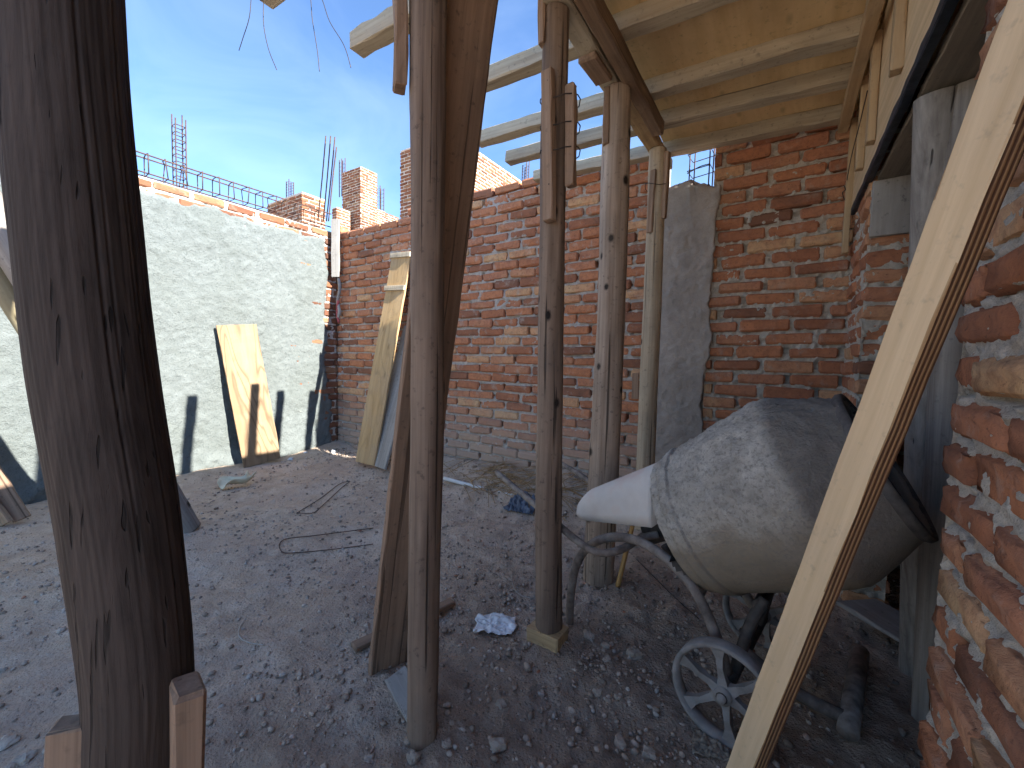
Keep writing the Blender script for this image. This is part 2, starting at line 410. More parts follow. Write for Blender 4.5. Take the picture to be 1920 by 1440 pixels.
M['hood'] = plain('hood_plastic', [(0.25, (0.55, 0.49, 0.44)), (0.5, (0.66, 0.61, 0.55)), (0.62, (0.66, 0.54, 0.47)), (0.8, (0.66, 0.61, 0.55))], 5, 0.75, 0, 0.45, 45)
M['rim_dark'] = plain('drum_lip', [(0.3, (0.05, 0.045, 0.042)), (0.7, (0.14, 0.125, 0.115))], 25, 0.7, 0, 0.4, 60)
M['plastic'] = plain('clear_bag', [(0.3, (0.55, 0.56, 0.56)), (0.7, (0.78, 0.79, 0.80))], 12, 0.25, 0, 0.3, 40)
M['cloth_blue'] = plain('dark_blue_sheet', [(0.3, (0.05, 0.06, 0.085)), (0.7, (0.16, 0.19, 0.24))], 12, 0.5, 0, 0.2, 40)
M['pvc'] = plain('white_pvc', [(0.3, (0.55, 0.56, 0.55)), (0.7, (0.70, 0.71, 0.69))], 10, 0.45, 0, 0.1, 40)
M['scrap'] = plain('straw_plastic', [(0.3, (0.50, 0.46, 0.32)), (0.7, (0.70, 0.66, 0.50))], 14, 0.6, 0, 0.3, 40)
M['white'] = plain('white_scrap', [(0.3, (0.62, 0.61, 0.58)), (0.7, (0.80, 0.79, 0.77))], 14, 0.8, 0, 0.3, 40)
M['orange_stick'] = wood('orange_stick', (0.50, 0.30, 0.11), (0.36, 0.19, 0.065), 'Z', 60, 0, 0, 0.6, 0.2, bump=0.2)
M['rope'] = plain('red_rope', [(0.3, (0.25, 0.05, 0.06)), (0.7, (0.45, 0.12, 0.12))], 60, 0.9, 0, 0.3, 120)
M['stone'] = plain('rubble_stone', [(0.25, (0.22, 0.18, 0.145)), (0.55, (0.36, 0.30, 0.245)), (0.8, (0.48, 0.42, 0.355))], 14, 0.95, 0, 0.8, 60, 0.004)
M['leaf_wire'] = plain('pale_wire', [(0.3, (0.30, 0.27, 0.23)), (0.7, (0.45, 0.42, 0.37))], 40, 0.6, 0.2, 0.0)
M['straw'] = plain('dry_straw', [(0.3, (0.20, 0.12, 0.06)), (0.7, (0.40, 0.27, 0.14))], 20, 0.9, 0, 0.0)
M['pale_brace'] = wood('lime_washed_board', (0.30, 0.29, 0.27), (0.21, 0.20, 0.185), 'X', 40, 0.0, 0, 0.85, 0.3, bump=0.3)

def plaster_mat():
    m, nt, b = new_mat('rough_plaster'); g = NB(nt); v = g.coords(rnd=False)
    n1 = g.noise(v, 60, 5, 0.75); n2 = g.noise(v, 2.0, 6, 0.62, 0.4); n3 = g.noise(v, 14, 5, 0.7); n4 = g.noise(v, 150, 3, 0.7)
    c = g.ramp(g.math('ADD', g.math('MULTIPLY', n1, 0.35), g.math('MULTIPLY', n3, 0.65)), [(0.30, (0.118, 0.134, 0.131)), (0.66, (0.178, 0.199, 0.196))])
    c = g.mix(g.mr(n2, 0.42, 0.70, 0, 0.50), c, (0.115, 0.13, 0.118))
    c = g.mix(g.mr(n1, 0.53, 0.66, 0, 0.75), c, (0.070, 0.085, 0.083))
    # water streaks run down
    vs_ = g.coords((7, 7, 0.6), rnd=False); ns = g.noise(vs_, 1.0, 4, 0.6)
    c = g.mix(g.math('MULTIPLY', g.mr(ns, 0.58, 0.74), g.mr(n2, 0.40, 0.62, 0, 0.40)), c, (0.105, 0.12, 0.115))
    g.l(c, b.inputs['Base Color']); b.inputs['Roughness'].default_value = 0.96
    h = g.math('ADD', g.math('MULTIPLY', n1, 0.7), g.math('ADD', n3, g.math('MULTIPLY', n4, 0.35)))
    g.l(g.bump(h, 1.0, 0.016), b.inputs['Normal']); return m
M['plaster'] = plaster_mat()

def dirt_mat():
    m, nt, b = new_mat('trodden_dirt'); g = NB(nt); v = g.coords(rnd=False)
    n1 = g.noise(v, 1.3, 5, 0.6, 0.3); n2 = g.noise(v, 9, 6, 0.65); n3 = g.noise(v, 70, 6, 0.75); n4 = g.noise(v, 240, 3, 0.7)
    c = g.ramp(n2, [(0.28, (0.42, 0.31, 0.225)), (0.52, (0.57, 0.44, 0.33)), (0.75, (0.68, 0.55, 0.43))])
    c = g.mix(g.mr(n1, 0.47, 0.66, 0, 0.60), c, (0.47, 0.355, 0.285))
    n5 = g.noise(v, 2.1, 4, 0.6)
    c = g.mix(g.mr(n5, 0.50, 0.68, 0, 0.65), c, (0.64, 0.545, 0.455))
    c = g.mix(g.mr(n3, 0.52, 0.66, 0, 0.42), c, (0.24, 0.185, 0.145))
    vo = g.voro(v, 85); c = g.mix(g.mr(vo, 0.0, 0.28, 0.55, 0.0), c, (0.33, 0.29, 0.25))
    # darker soil in an uneven patch beside the mixer
    ge = g.n('ShaderNodeNewGeometry'); dist = g.n('ShaderNodeVectorMath', operation='DISTANCE'); g.l(ge.outputs['Position'], dist.inputs[0])
    dist.inputs[1].default_value = (-0.35, 1.15, 0)
    dark_patch = g.mr(g.math('ADD', dist.outputs['Value'], g.math('MULTIPLY', g.math('SUBTRACT', n5, 0.5), 1.6)), 0.4, 1.35, 0.5, 0.0)
    c = g.mix(dark_patch, c, (0.17, 0.135, 0.11))
    g.l(c, b.inputs['Base Color']); b.inputs['Roughness'].default_value = 0.95
    h = g.math('ADD', g.math('MULTIPLY', n3, 1.0), g.math('ADD', g.math('MULTIPLY', n2, 1.2), g.math('MULTIPLY', g.mr(vo, 0.0, 0.5, 0.5, 0.0), 0.8)))
    nn = g.bump(h, 1.0, 0.014); nn = g.bump(n4, 0.5, 0.003, nn)
    g.l(nn, b.inputs['Normal']); return m
M['dirt'] = dirt_mat()

def drum_mat():
    m, nt, b = new_mat('cement_crusted_drum'); g = NB(nt); v = g.coords(rnd=False)
    n1 = g.noise(v, 85, 6, 0.75); n2 = g.noise(v, 5, 5, 0.6, 0.3); n3 = g.noise(v, 22, 5, 0.7)
    c = g.ramp(n3, [(0.32, (0.46, 0.42, 0.36)), (0.66, (0.72, 0.67, 0.59))])
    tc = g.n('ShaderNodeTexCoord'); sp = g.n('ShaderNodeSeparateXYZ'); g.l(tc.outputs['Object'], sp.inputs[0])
    # rough crust on the upper half, darker brown below, darker mouth cone
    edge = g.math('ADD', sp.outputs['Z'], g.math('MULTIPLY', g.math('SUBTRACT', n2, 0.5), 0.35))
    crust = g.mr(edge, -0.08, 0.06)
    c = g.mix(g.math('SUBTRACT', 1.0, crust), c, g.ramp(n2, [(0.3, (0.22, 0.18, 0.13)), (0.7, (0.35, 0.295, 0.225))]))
    sx = g.math('ADD', sp.outputs['X'], g.math('MULTIPLY', g.math('SUBTRACT', n3, 0.5), 0.09))
    c = g.mix(g.mr(sx, 0.385, 0.425, 0, 0.8), c, (0.19, 0.165, 0.14))
    c = g.mix(g.mr(n2, 0.50, 0.66, 0, 0.55), c, (0.27, 0.24, 0.205))
    c = g.mix(g.mr(n1, 0.50, 0.64, 0, 0.65), c, (0.20, 0.18, 0.155))
    g.l(c, b.inputs['Base Color']); b.inputs['Roughness'].default_value = 0.9
    h = g.math('MULTIPLY', g.math('ADD', n1, n3), g.mr(crust, 0, 1, 0.2, 1.0))
    g.l(g.bump(h, 0.9, 0.016), b.inputs['Normal']); return m
M['drum'] = drum_mat()

def lam_mat():
    """end grain of plywood: thin alternating plies across local Z"""
    m, nt, b = new_mat('plywood_edge'); g = NB(nt)
    tc = g.n('ShaderNodeTexCoord'); sp = g.n('ShaderNodeSeparateXYZ'); g.l(tc.outputs['Object'], sp.inputs[0])
    v = g.coords((6, 60, 60), rnd=False); n = g.noise(v, 1, 5, 0.6)
    s = g.math('SINE', g.math('ADD', g.math('MULTIPLY', sp.outputs['Z'], 2 * pi / 0.0092), g.math('MULTIPLY', n, 1.2)))
    c = g.ramp(g.mr(s, -0.6, 0.6), [(0.2, (0.11, 0.06, 0.035)), (0.8, (0.42, 0.27, 0.14))])
    c = g.mix(g.mr(n, 0.4, 0.7, 0, 0.4), c, (0.14, 0.08, 0.05))
    g.l(c, b.inputs['Base Color']); g.l(g.bump(s, 0.35, 0.002), b.inputs['Normal']); return m
M['ply_edge'] = lam_mat()

# ------------------------------------------------------------------ ground
Y_BW, X_PW, X_RW = 2.97, -4.39, 0.27
def gz(x, y):
    x = np.asarray(x, float); y = np.asarray(y, float)
    inside = ((x > -4.8) & (x < 3.2) & (y > -3.4) & (y < 3.3)) * 1.0
    z = 0.018 * fbm(x * 1.1, y * 1.1, 1.0, 3) + 0.013 * fbm(x * 4.5, y * 4.5, 2.0, 3)
    mound = np.exp(-((Y_BW - y) / 0.34) ** 2) * (0.06 + 0.16 * np.exp(-((x + 1.75) / 0.95) ** 2) + 0.03 * fbm(x * 3, y * 3, 7, 3))
    z = z + mound * (x < 0.25)
    z = z + 0.035 * np.exp(-((x - X_PW) / 0.25) ** 2)
    return z * inside
def gzs(x, y): return float(gz(np.array([x]), np.array([y]))[0])
fx = np.concatenate([[-1500, -400, -120, -45, -20, -10, -7, -5.6], np.arange(-4.8, -2.6, 0.020), np.arange(-2.6, 0.7, 0.0115), np.arange(0.7, 3.3, 0.06), [4, 5.5, 8, 14, 30, 80, 300, 1500]])
fy = np.concatenate([[-1500, -400, -120, -45, -20, -10, -6], np.arange(-3.5, 0.1, 0.07), np.arange(0.1, 2.0, 0.0115), np.arange(2.0, 3.35, 0.017), [4, 5.5, 8, 12, 20, 45, 120, 400, 1500]])
GX, GY = np.meshgrid(fx, fy, indexing='ij')
gx = GX.ravel(); gy = GY.ravel()
near = ((gx > -4.8) & (gx < 1.2) & (gy > 0.05) & (gy < 3.3)) * 1.0
clod = fbm(gx * 17, gy * 17, 3.0, 4, 0.6)
GZ = gz(gx, gy) + near * (0.35 + 0.65 * np.clip(1.0 - ((gx + 2.6) / 1.5) ** 2 - ((gy - 1.2) / 1.3) ** 2, 0, 1) * 0 + 0.65 * np.clip((gx + 2.1) / 1.2 + (gy > 2.5) * 1.0 + 0.6 * vn(gx * 1.7, gy * 1.7, 2.0), 0, 1)) * (0.0085 * clod + 0.010 * np.maximum(0, vn(gx * 34, gy * 34, 9.0) - 0.42) + 0.009 * np.maximum(0, vn(gx * 62, gy * 62, 4.0) - 0.25))
ground = link('ground', grid_mesh('ground', np.stack([gx, gy, GZ], 1), len(fx), len(fy), M['dirt'])); tag(ground, kind='structure')

# loose clods and gravel (nobody could count them)
def pebbles(name, n, smin, smax, region, label, seed, mat, dens=None):
    rg = np.random.default_rng(seed)
    ico = bmesh.new(); bmesh.ops.create_icosphere(ico, subdivisions=1, radius=1)
    iv = np.array([v.co[:] for v in ico.verts]); ifc = np.array([[v.index for v in f.verts] for f in ico.faces]); ico.free()
    x = rg.uniform(region[0], region[1], n * 3); y = rg.uniform(region[2], region[3], n * 3)
    if dens is not None:
        k = rg.uniform(0, 1, n * 3) < dens(x, y); x = x[k]; y = y[k]
    x = x[:n]; y = y[:n]; n = len(x)
    s = smin * (smax / smin) ** (rg.uniform(0, 1, n) ** 2.2)
    z = gz(x, y) + s * 0.25
    sc = s[:, None] * rg.uniform(0.6, 1.25, (n, 3)) * np.array([1, 1, 0.72]); ang = rg.uniform(0, 2 * pi, n)
    V = iv[None] * (1 + rg.normal(0, 0.16, (n, len(iv), 1))) * sc[:, None, :]
    ca, sa = np.cos(ang)[:, None], np.sin(ang)[:, None]
    X = V[..., 0] * ca - V[..., 1] * sa + x[:, None]; Y = V[..., 0] * sa + V[..., 1] * ca + y[:, None]; Z = V[..., 2] + z[:, None]
    co = np.stack([X, Y, Z], -1).reshape(-1, 3); Fc = (ifc[None] + (np.arange(n) * len(iv))[:, None, None]).reshape(-1, 3)
    m = bpy.data.meshes.new(name); m.vertices.add(len(co)); m.vertices.foreach_set('co', co.astype(np.float32).ravel())
    m.loops.add(Fc.size); m.loops.foreach_set('vertex_index', Fc.ravel().astype(np.int32))
    m.polygons.add(len(Fc)); m.polygons.foreach_set('loop_start', np.arange(0, Fc.size, 3, dtype=np.int32)); m.update(calc_edges=True)
    at = m.attributes.new('rnd', 'FLOAT', 'POINT'); at.data.foreach_set('value', np.repeat(rg.uniform(0, 1, n), len(iv)).astype(np.float32))
    m.materials.append(mat); return tag(link(name, m), label, 'gravel', kind='stuff')
def peb_mat():
    m, nt, b = new_mat('pebble'); g = NB(nt); a = g.n('ShaderNodeAttribute'); a.attribute_name = 'rnd'; v = g.coords(rnd=False)
    c = g.ramp(a.outputs['Fac'], [(0.0, (0.22, 0.165, 0.125)), (0.5, (0.38, 0.30, 0.235)), (0.85, (0.47, 0.385, 0.315)), (0.965, (0.40, 0.36, 0.32)), (0.985, (0.36, 0.17, 0.10)), (1.0, (0.60, 0.57, 0.53))])
    n = g.noise(v, 120, 4, 0.7); c = g.mix(g.mr(n, 0.45, 0.7, 0, 0.5), c, (0.10, 0.085, 0.07)); g.l(c, b.inputs['Base Color'])
    b.inputs['Roughness'].default_value = 0.95; g.l(g.bump(n, 0.6, 0.003), b.inputs['Normal']); return m
M['pebble'] = peb_mat()
pebbles('gravel', 15000, 0.0028, 0.013, (-4.2, 0.6, 0.15, 2.9), 'fine loose gravel and crumbs scattered over the dirt floor', 3, M['pebble'],
        lambda x, y: np.clip(0.10 + 0.9 * np.exp(-((x + 0.75) / 0.95) ** 2 - ((y - 1.4) / 1.1) ** 2) + 0.5 * np.exp(-((y - 2.8) / 0.35) ** 2) + 0.25 * vn(x * 2.5, y * 2.5), 0.05, 1))
pebbles('rubble', 420, 0.006, 0.019, (-4.2, 0.55, 0.2, 2.93), 'broken mortar crumbs and small stones strewn about the dirt floor', 5, M['pebble'],
        lambda x, y: np.clip(0.12 + 0.9 * np.exp(-((x + 0.45) / 0.5) ** 2 - ((y - 1.55) / 0.6) ** 2) + 0.9 * np.exp(-((y - 2.85) / 0.22) ** 2), 0.03, 1))

# ------------------------------------------------------------------ brickwork
PITCH, COURSE, BL, BH, BD = 0.270, 0.0806, 0.254, 0.0640, 0.115
def brick_variant(seed, fine=False):
    """rough hand-made brick, 44 triangles: local X length, Y depth, Z height"""
    rg = np.random.default_rng(seed)
    bm = bmesh.new(); bmesh.ops.create_cube(bm, size=1)
    for v in bm.verts: v.co = Vector((v.co.x * BL, v.co.y * BD, v.co.z * BH))
    bmesh.ops.bevel(bm, geom=list(bm.edges), offset=0.0075 + 0.004 * rg.uniform(), segments=1, affect='EDGES')
    if fine: bmesh.ops.subdivide_edges(bm, edges=[e for e in bm.edges], cuts=2, use_grid_fill=True)
    for v in bm.verts:
        n = rg.normal(0, 0.0016 if fine else 0.0021, 3)
        p = np.array(v.co); w = (0.0026 if fine else 0.0042) * np.array([float(vn(p[0] * 22 + seed, p[1] * 22, p[2] * 30)), float(vn(p[0] * 22, p[1] * 22 + seed, p[2] * 30)), float(vn(p[0] * 18, p[1] * 22, p[2] * 30 + seed))])
        v.co = Vector(p + n + w)
    bmesh.ops.recalc_face_normals(bm, faces=bm.faces)
    m = bpy.data.meshes.new('brick'); bm.to_mesh(m); bm.free()
    return m
def variants(mat, k, seed, fine=False):
    r = []
    for i in range(k):
        m = brick_variant(seed + i, fine); m.materials.append(mat)
        if fine: m.polygons.foreach_set('use_smooth', [True] * len(m.polygons))
        r.append(m)
    return r
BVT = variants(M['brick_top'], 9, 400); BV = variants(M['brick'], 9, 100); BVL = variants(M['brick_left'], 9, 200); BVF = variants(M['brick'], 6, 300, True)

def layout(length, n0, n1, rg, joint=0.019, start=0.0, phase=0.0, course=COURSE):
    """running bond, returns (u0,u1,zc) with slight unevenness"""
    out = []
    for k in range(n0, n1):
        off = ((k % 2) * 0.5 + phase + rg.uniform(-0.06, 0.06)) % 1.0 * PITCH
        u = start - off
        while u < start + length:
            a = max(u + joint / 2 * rg.uniform(0.4, 1.8), start); b = min(u + PITCH - joint / 2 * rg.uniform(0.4, 1.8), start + length)
            if b - a > 0.035: out.append((a, b, (k + 0.5) * course + rg.uniform(-0.003, 0.003), k))
            u += PITCH * rg.uniform(0.97, 1.03)
    return out
class Face:
    def __init__(s, O, u, n): s.O = Vector(O); s.u = Vector(u); s.n = Vector(n)
    def at(s, u, z, d=0.0): return s.O + s.u * u + Vector((0, 0, z)) + s.n * d
def put_bricks(root, face, bricks, vs_, rg, attr_mat=None, limit=300, proud=0.0035):
    """individual bricks (largest in view first); the remainder becomes one part"""
    ang = atan2(face.u.y, face.u.x)
    def size(bk):
        c = face.at((bk[0] + bk[1]) / 2, bk[2]); x, y, z = proj(c)
        if z < 0.1 or x < -60 or x > 1980 or y < -60 or y > 1500: return 0
        return 1.0 / z
    order = sorted(bricks, key=size, reverse=True)
    inv = root.matrix_basis.inverted(); rest = []
    for i, (a, b, zc, k) in enumerate(order):
        d = rg.normal(0, proud); c = face.at((a + b) / 2, zc, d - BD / 2)
        if face.n.z: pass
        sc = ((b - a) / BL, 1.0, rg.uniform(0.94, 1.06))
        rot = (rg.normal(0, 0.012), rg.normal(0, 0.010), ang + rg.normal(0, 0.012))
        if i < limit:
            o = link('brick', vs_[rg.integers(len(vs_))], root, inv @ c, rot); o.scale = sc
        else: rest.append((c, sc, rot))
    if rest:
        V = []; Fc = []; R = []; nv = 0
        for c, sc, rot in rest:
            m = vs_[rg.integers(len(vs_))]; co = np.array([v.co[:] for v in m.vertices]) * np.array(sc)
            E = np.array(Matrix.Rotation(rot[2], 3, 'Z') @ Matrix.Rotation(rot[1], 3, 'Y') @ Matrix.Rotation(rot[0], 3, 'X'))
            V.append(co @ E.T + np.array(inv @ c)); Fc += [tuple(nv + j for j in p.vertices) for p in m.polygons]; nv += len(co); R += [rg.uniform()] * len(co)
        me = mesh('brick_courses', np.concatenate(V), Fc, attr_mat)
        at = me.attributes.new('rnd', 'FLOAT', 'POINT'); at.data.foreach_set('value', np.array(R, np.float32))
        o = link('brick_courses', me, root); tag(o, kind='stuff')
def mortar_sheet(root, face, u0, u1, z0, z1, bricks, mat, rg, res=0.011, recess=0.009, rough=0.0075, gap=0.35, smear=0.0, course=COURSE):
    """one uneven mortar bed behind and between the bricks, with missing mortar in some upright joints"""
    nu = int((u1 - u0) / res) + 1; nz = int((z1 - z0) / res) + 1
    uu = np.linspace(u0, u1, nu); zz = np.linspace(z0, z1, nz); U, Z = np.meshgrid(uu, zz, indexing='ij'); U = U.ravel(); Z = Z.ravel()
    s = float(rg.uniform(0, 50))
    d = -recess + rough * fbm(U * 42 + s, Z * 42, s, 4, 0.6) + 0.004 * vn(U * 9, Z * 9, s)
    if smear: d = d + smear * np.maximum(0, fbm(U * 3.1 + s, Z * 5.0, s + 3, 4, 0.6) - 0.28)
    # open upright joints
    rows = {}
    for a, b, zc, k in bricks: rows.setdefault(k, []).append((a, b))
    kk = np.floor(Z / course).astype(int)
    for k, lst in rows.items():
        lst.sort(); sel = np.where(kk == k)[0]
        if not len(sel): continue
        for (a0, b0), (a1, b1) in zip(lst[:-1], lst[1:]):
            if rg.uniform() < gap:
                mid = (b0 + a1) / 2; w = (a1 - b0) / 2 + 0.004; lo = rg.uniform(0.1, 0.45); hi = rg.uniform(0.6, 1.0)
                fr = Z[sel] / course - k
                hit = sel[(np.abs(U[sel] - mid) < w) & (fr > lo) & (fr < hi)]
                d[hit] -= rg.uniform(0.015, 0.05)
        # shrinkage line under some bricks
        for a0, b0 in lst:
            if rg.uniform() < 0.6:
                fr = Z[sel] / course - k
                hit = sel[(U[sel] > a0 + 0.02) & (U[sel] < a0 + (b0 - a0) * rg.uniform(0.4, 1.0)) & (fr < 0.17)]; d[hit] -= 0.022
    n = np.array(face.n); u = np.array(face.u); O = np.array(root.matrix_basis.inverted() @ face.O)
    co = O[None] + U[:, None] * u + Z[:, None] * np.array([0, 0, 1.0]) + d[:, None] * n
    return link('mortar', grid_mesh('mortar', co, nu, nz, mat, True), root)
def backing(root, name, lo, hi, mat):
    lo = Vector(lo); hi = Vector(hi); c = (lo + hi) / 2; s = hi - lo
    V, Fc = box_vf(s.x, s.y, s.z, 0.002); o = link(name, fix_normals(mesh(name, V, Fc, mat)), root, root.matrix_basis.inverted() @ c); return o

# --- long boundary wall at the back (left of the concrete column)
rg = np.random.default_rng(11)
wl = thing('brick_wall', 'long unplastered brick boundary wall smeared with grey mortar, behind the leaning planks', 'wall', (-2.6, Y_BW, 0))
fL = Face((-4.45, Y_BW, 0), (1, 0, 0), (0, -1, 0)); Llen = 4.45 - 0.74
bl = layout(Llen, 0, 31, rg, 0.014)
top_extra = [b for b in layout(Llen, 31, 32, rg, 0.019) if 1.9 < b[0] < 3.7 or rg.uniform() < 0.3]
bl = bl + top_extra
put_bricks(wl, fL, [b for b in bl if b[2] > 0.02], BVL, rg, M['brick_left_attr'])
mortar_sheet(wl, fL, 0, Llen, 0, 31 * COURSE, bl, M['mortar_left'], rg, 0.0098, 0.017, 0.0105, 0.55, 0.014)
backing(wl, 'wall_core', (-4.45, Y_BW + 0.06, -0.1), (-0.74, Y_BW + 0.15, 31 * COURSE - 0.004), M['mortar_left'])

# --- back wall right of the column, running on behind the doorway
rg = np.random.default_rng(12)
wr = thing('brick_wall', 'clean red brick wall with sandy mortar between the concrete column and the doorway pier', 'wall', (-0.1, Y_BW, 0))
fR = Face((-0.44, Y_BW, 0), (1, 0, 0), (0, -1, 0)); Rlen = 2.9
br_ = layout(Rlen, 0, 31, rg, 0.022, phase=0.3)
put_bricks(wr, fR, br_, BV, rg, M['brick_room_attr'], 200)
mortar_sheet(wr, fR, 0.0, Rlen, 0, 31.0 * COURSE, br_, M['mortar'], rg, 0.0072, 0.016, 0.0125, 0.5, 0.0)
backing(wr, 'wall_core', (-0.44, Y_BW + 0.06, -0.1), (2.46, Y_BW + 0.15, 31.0 * COURSE), M['mortar'])

# --- concrete column between the two walls, its bars standing out of the top
colm = thing('concrete_column', 'rough grey cast concrete column between the two brick walls, steel bars rising from its top', 'column', (-0.6, Y_BW, 0))
def column():
    # wrap-around section swept up, rounded crumbling top
    x0, x1, yf, yb, H = -0.775, -0.415, Y_BW - 0.022, Y_BW + 0.16, 2.20
    nz = 190; path = []
    path += [(x0, yb - (yb - yf) * t) for t in np.linspace(0, 1, 10)]
    path += [(x0 + (x1 - x0) * t, yf) for t in np.linspace(0.03, 1, 34)]
    path += [(x1, yf + (yb - yf) * t) for t in np.linspace(0.12, 1, 9)]
    P = np.array(path); n = len(P); V = []
    for zi in np.linspace(0, 1, nz):
        lean = 0.035 * (zi - 0.5)
        z = zi * H
        q = P.copy()
        wob = 0.010 * fbm(q[:, 0] * 0 + z * 6, q[:, 0] * 0 + 3.3, 0, 3)
        right = np.clip((P[:, 0] - x0) / (x1 - x0), 0, 1)
        q[:, 0] += lean + right * (0.02 * fbm(z * 12 + 0 * q[:, 0], 0 * q[:, 0] + 8.1, 0, 4) - 0.018 * (1 - zi) * 1.3) + (1 - right) * wob
        q[:, 1] += 0.006 * fbm(q[:, 0] * 9, 0 * q[:, 0] + z * 9, 5, 4) + 0.0035 * fbm(q[:, 0] * 40, 0 * q[:, 0] + z * 40, 6, 3)
        zz = z + (zi > 0.97) * (0.05 * (vn(q[:, 0] * 12, q[:, 1] * 12, 3)) + 0.05 * np.cos((q[:, 0] + 0.55) * 5))
        V.append(np.stack([q[:, 0], q[:, 1], np.broadcast_to(zz, (n,))], 1))
    V = np.array(V)
    # close the top
    c = V[-1].mean(0)
    tops = [c + (V[-1] - c) * t + np.array([0, 0, 0.05 * (1 - t)]) + np.stack([0 * V[-1][:, 0], 0 * V[-1][:, 0], 0.03 * vn(V[-1][:, 0] * 20 * t, V[-1][:, 1] * 20 * t, t * 5)], 1) for t in (0.75, 0.5, 0.25, 0.02)]
    V = np.concatenate([V, np.array(tops)]); co = V.reshape(-1, 3) - np.array([-0.6, Y_BW, 0])
    return grid_mesh('column_shaft', co, len(V), n, M['concrete'])
link('column_shaft', column(), colm)
for i, (bx, by) in enumerate(((-0.598, 3.0), (-0.477, 3.0), (-0.585, 3.10), (-0.468, 3.10))):
    tube('rebar', [(bx, by, 2.05), (bx + 0.004, by, 2.5), (bx + 0.012 * (i - 1), by + 0.004, 3.05)], 0.0045, M['rebar'], colm, 6)
for k in range(6):
    z = 2.235 + 0.115 * k + 0.01 * (k % 2)
    tube('stirrup', [(-0.606, 2.993, z), (-0.468, 2.993, z + 0.012), (-0.46, 3.108, z + 0.008), (-0.594, 3.108, z - 0.006)], 0.0032, M['rebar'], colm, 6, 0, True)
tube('stirrup', [(-0.606, 2.993, 2.345), (-0.53, 2.99, 2.372), (-0.468, 2.993, 2.378)], 0.003, M['rebar'], colm, 6)

# --- plastered wall on the left
rg = np.random.default_rng(13)
pw = thing('plastered_wall', 'sunlit wall with rough pale grey-green render, bare bricks left along its top edge', 'wall', (X_PW, 1.0, 0))
fP = Face((X_PW, -6.2, 0), (0, 1, 0), (1, 0, 0)); Plen = Y_BW + 6.2
NP = 31
bp = layout(Plen, 0, NP, rg, 0.016, phase=0.2)
bvis = [b for b in bp if b[3] >= NP - 3 or (b[1] > Plen - 0.33)]
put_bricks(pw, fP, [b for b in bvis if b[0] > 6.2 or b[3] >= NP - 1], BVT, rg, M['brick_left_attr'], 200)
mortar_sheet(pw, fP, Plen - 0.5, Plen - 0.02, 0, NP * COURSE, [b for b in bvis if b[1] > Plen - .5], M['mortar_left'], rg, 0.012, 0.009, 0.012, 0.55, 0.02)
mortar_sheet(pw, fP, 0.0, Plen - 0.5, (NP - 4) * COURSE, NP * COURSE, [b for b in bvis if b[3] >= NP - 3], M['mortar_left'], rg, 0.012, 0.008, 0.006, 0.4, 0.02)
backing(pw, 'wall_core', (X_PW - 0.16, -6.2, -0.1), (X_PW - 0.06, Y_BW + 0.1, NP * COURSE - 0.004), M['mortar_left'])
def plaster():
    u = np.linspace(0, Plen - 0.12, 300); u = np.concatenate([np.arange(0, 6.4, 0.08), np.arange(6.4, Plen - 0.06, 0.0135)]); z = np.arange(-0.02, 2.47, 0.0135)
    U, Z = np.meshgrid(u, z, indexing='ij')
    d = 0.014 + 0.009 * fbm(U * 3.2, Z * 3.2, 1, 4) + 0.0045 * fbm(U * 16, Z * 16, 2, 4, 0.62) + 0.0035 * vn(U * 55, Z * 55, 4)
    d += 0.03 * np.exp(-(Z / 0.16) ** 2) * (1 + 0.8 * fbm(U * 7, Z * 7, 9, 3))     # droppings along the foot
    ztop = 2.405 + 0.042 * fbm(U * 2.6, U * 0 + 4.4, 0, 4, 0.6); uend = Plen - 0.135 + 0.035 * fbm(Z * 4, Z * 0 + 2.2, 0, 4, 0.6) + 0.05 * np.exp(-((Z - 0.2) / 0.6) ** 2)
    edge = np.minimum((ztop - Z) / 0.035, (uend - U) / 0.03)
    d = np.where(edge < 1, d * np.clip(edge, 0, 1) ** 0.5 - 0.012 * (1 - np.clip(edge, 0, 1)), d)
    keep = edge[:-1, :-1] > -0.15
    co = np.stack([d.ravel(), (U - 6.2 - 1.0).ravel(), Z.ravel()], 1)
    return grid_mesh('plaster_coat', co, len(u), len(z), M['plaster'], True, keep)
link('plaster_coat', plaster(), pw)

# --- steel cage lying along the top of the plastered wall
cage = thing('rebar_cage', 'long horizontal steel rebar cage lying along the top of the plastered wall', 'rebar', (X_PW - 0.06, 1.0, 2.51))
cz0, cz1, cx0, cx1 = 2.545, 2.69, X_PW - 0.125, X_PW - 0.012
for (x, z) in ((cx0, cz0), (cx1, cz0), (cx0, cz1), (cx1, cz1)):
    tube('rebar', [(x + 0.006 * float(vn(k * 0.9, z * 9)), -6.1 + k * 0.5, z + 0.009 * float(vn(k * 0.8, x * 9 + 3))) for k in range(19)], 0.0065, M['rebar'], cage, 6, 3)
k = 0; y = -0.6
while y < 2.9:
    j = random.uniform(-0.012, 0.012); t = random.uniform(-0.02, 0.02)
    tube('stirrup', [(cx0 - 0.006, y + j, cz0 - 0.006), (cx1 + 0.006, y - j, cz0 - 0.006), (cx1 + 0.006, y + t, cz1 + 0.006), ((cx0 + cx1) / 2, y + t + j, cz1 + 0.016 * (k % 2)), (cx0 - 0.006, y - t, cz1 + 0.006)], 0.0045, M['rebar'], cage, 6, 0, True)
    y += 0.125; k += 1

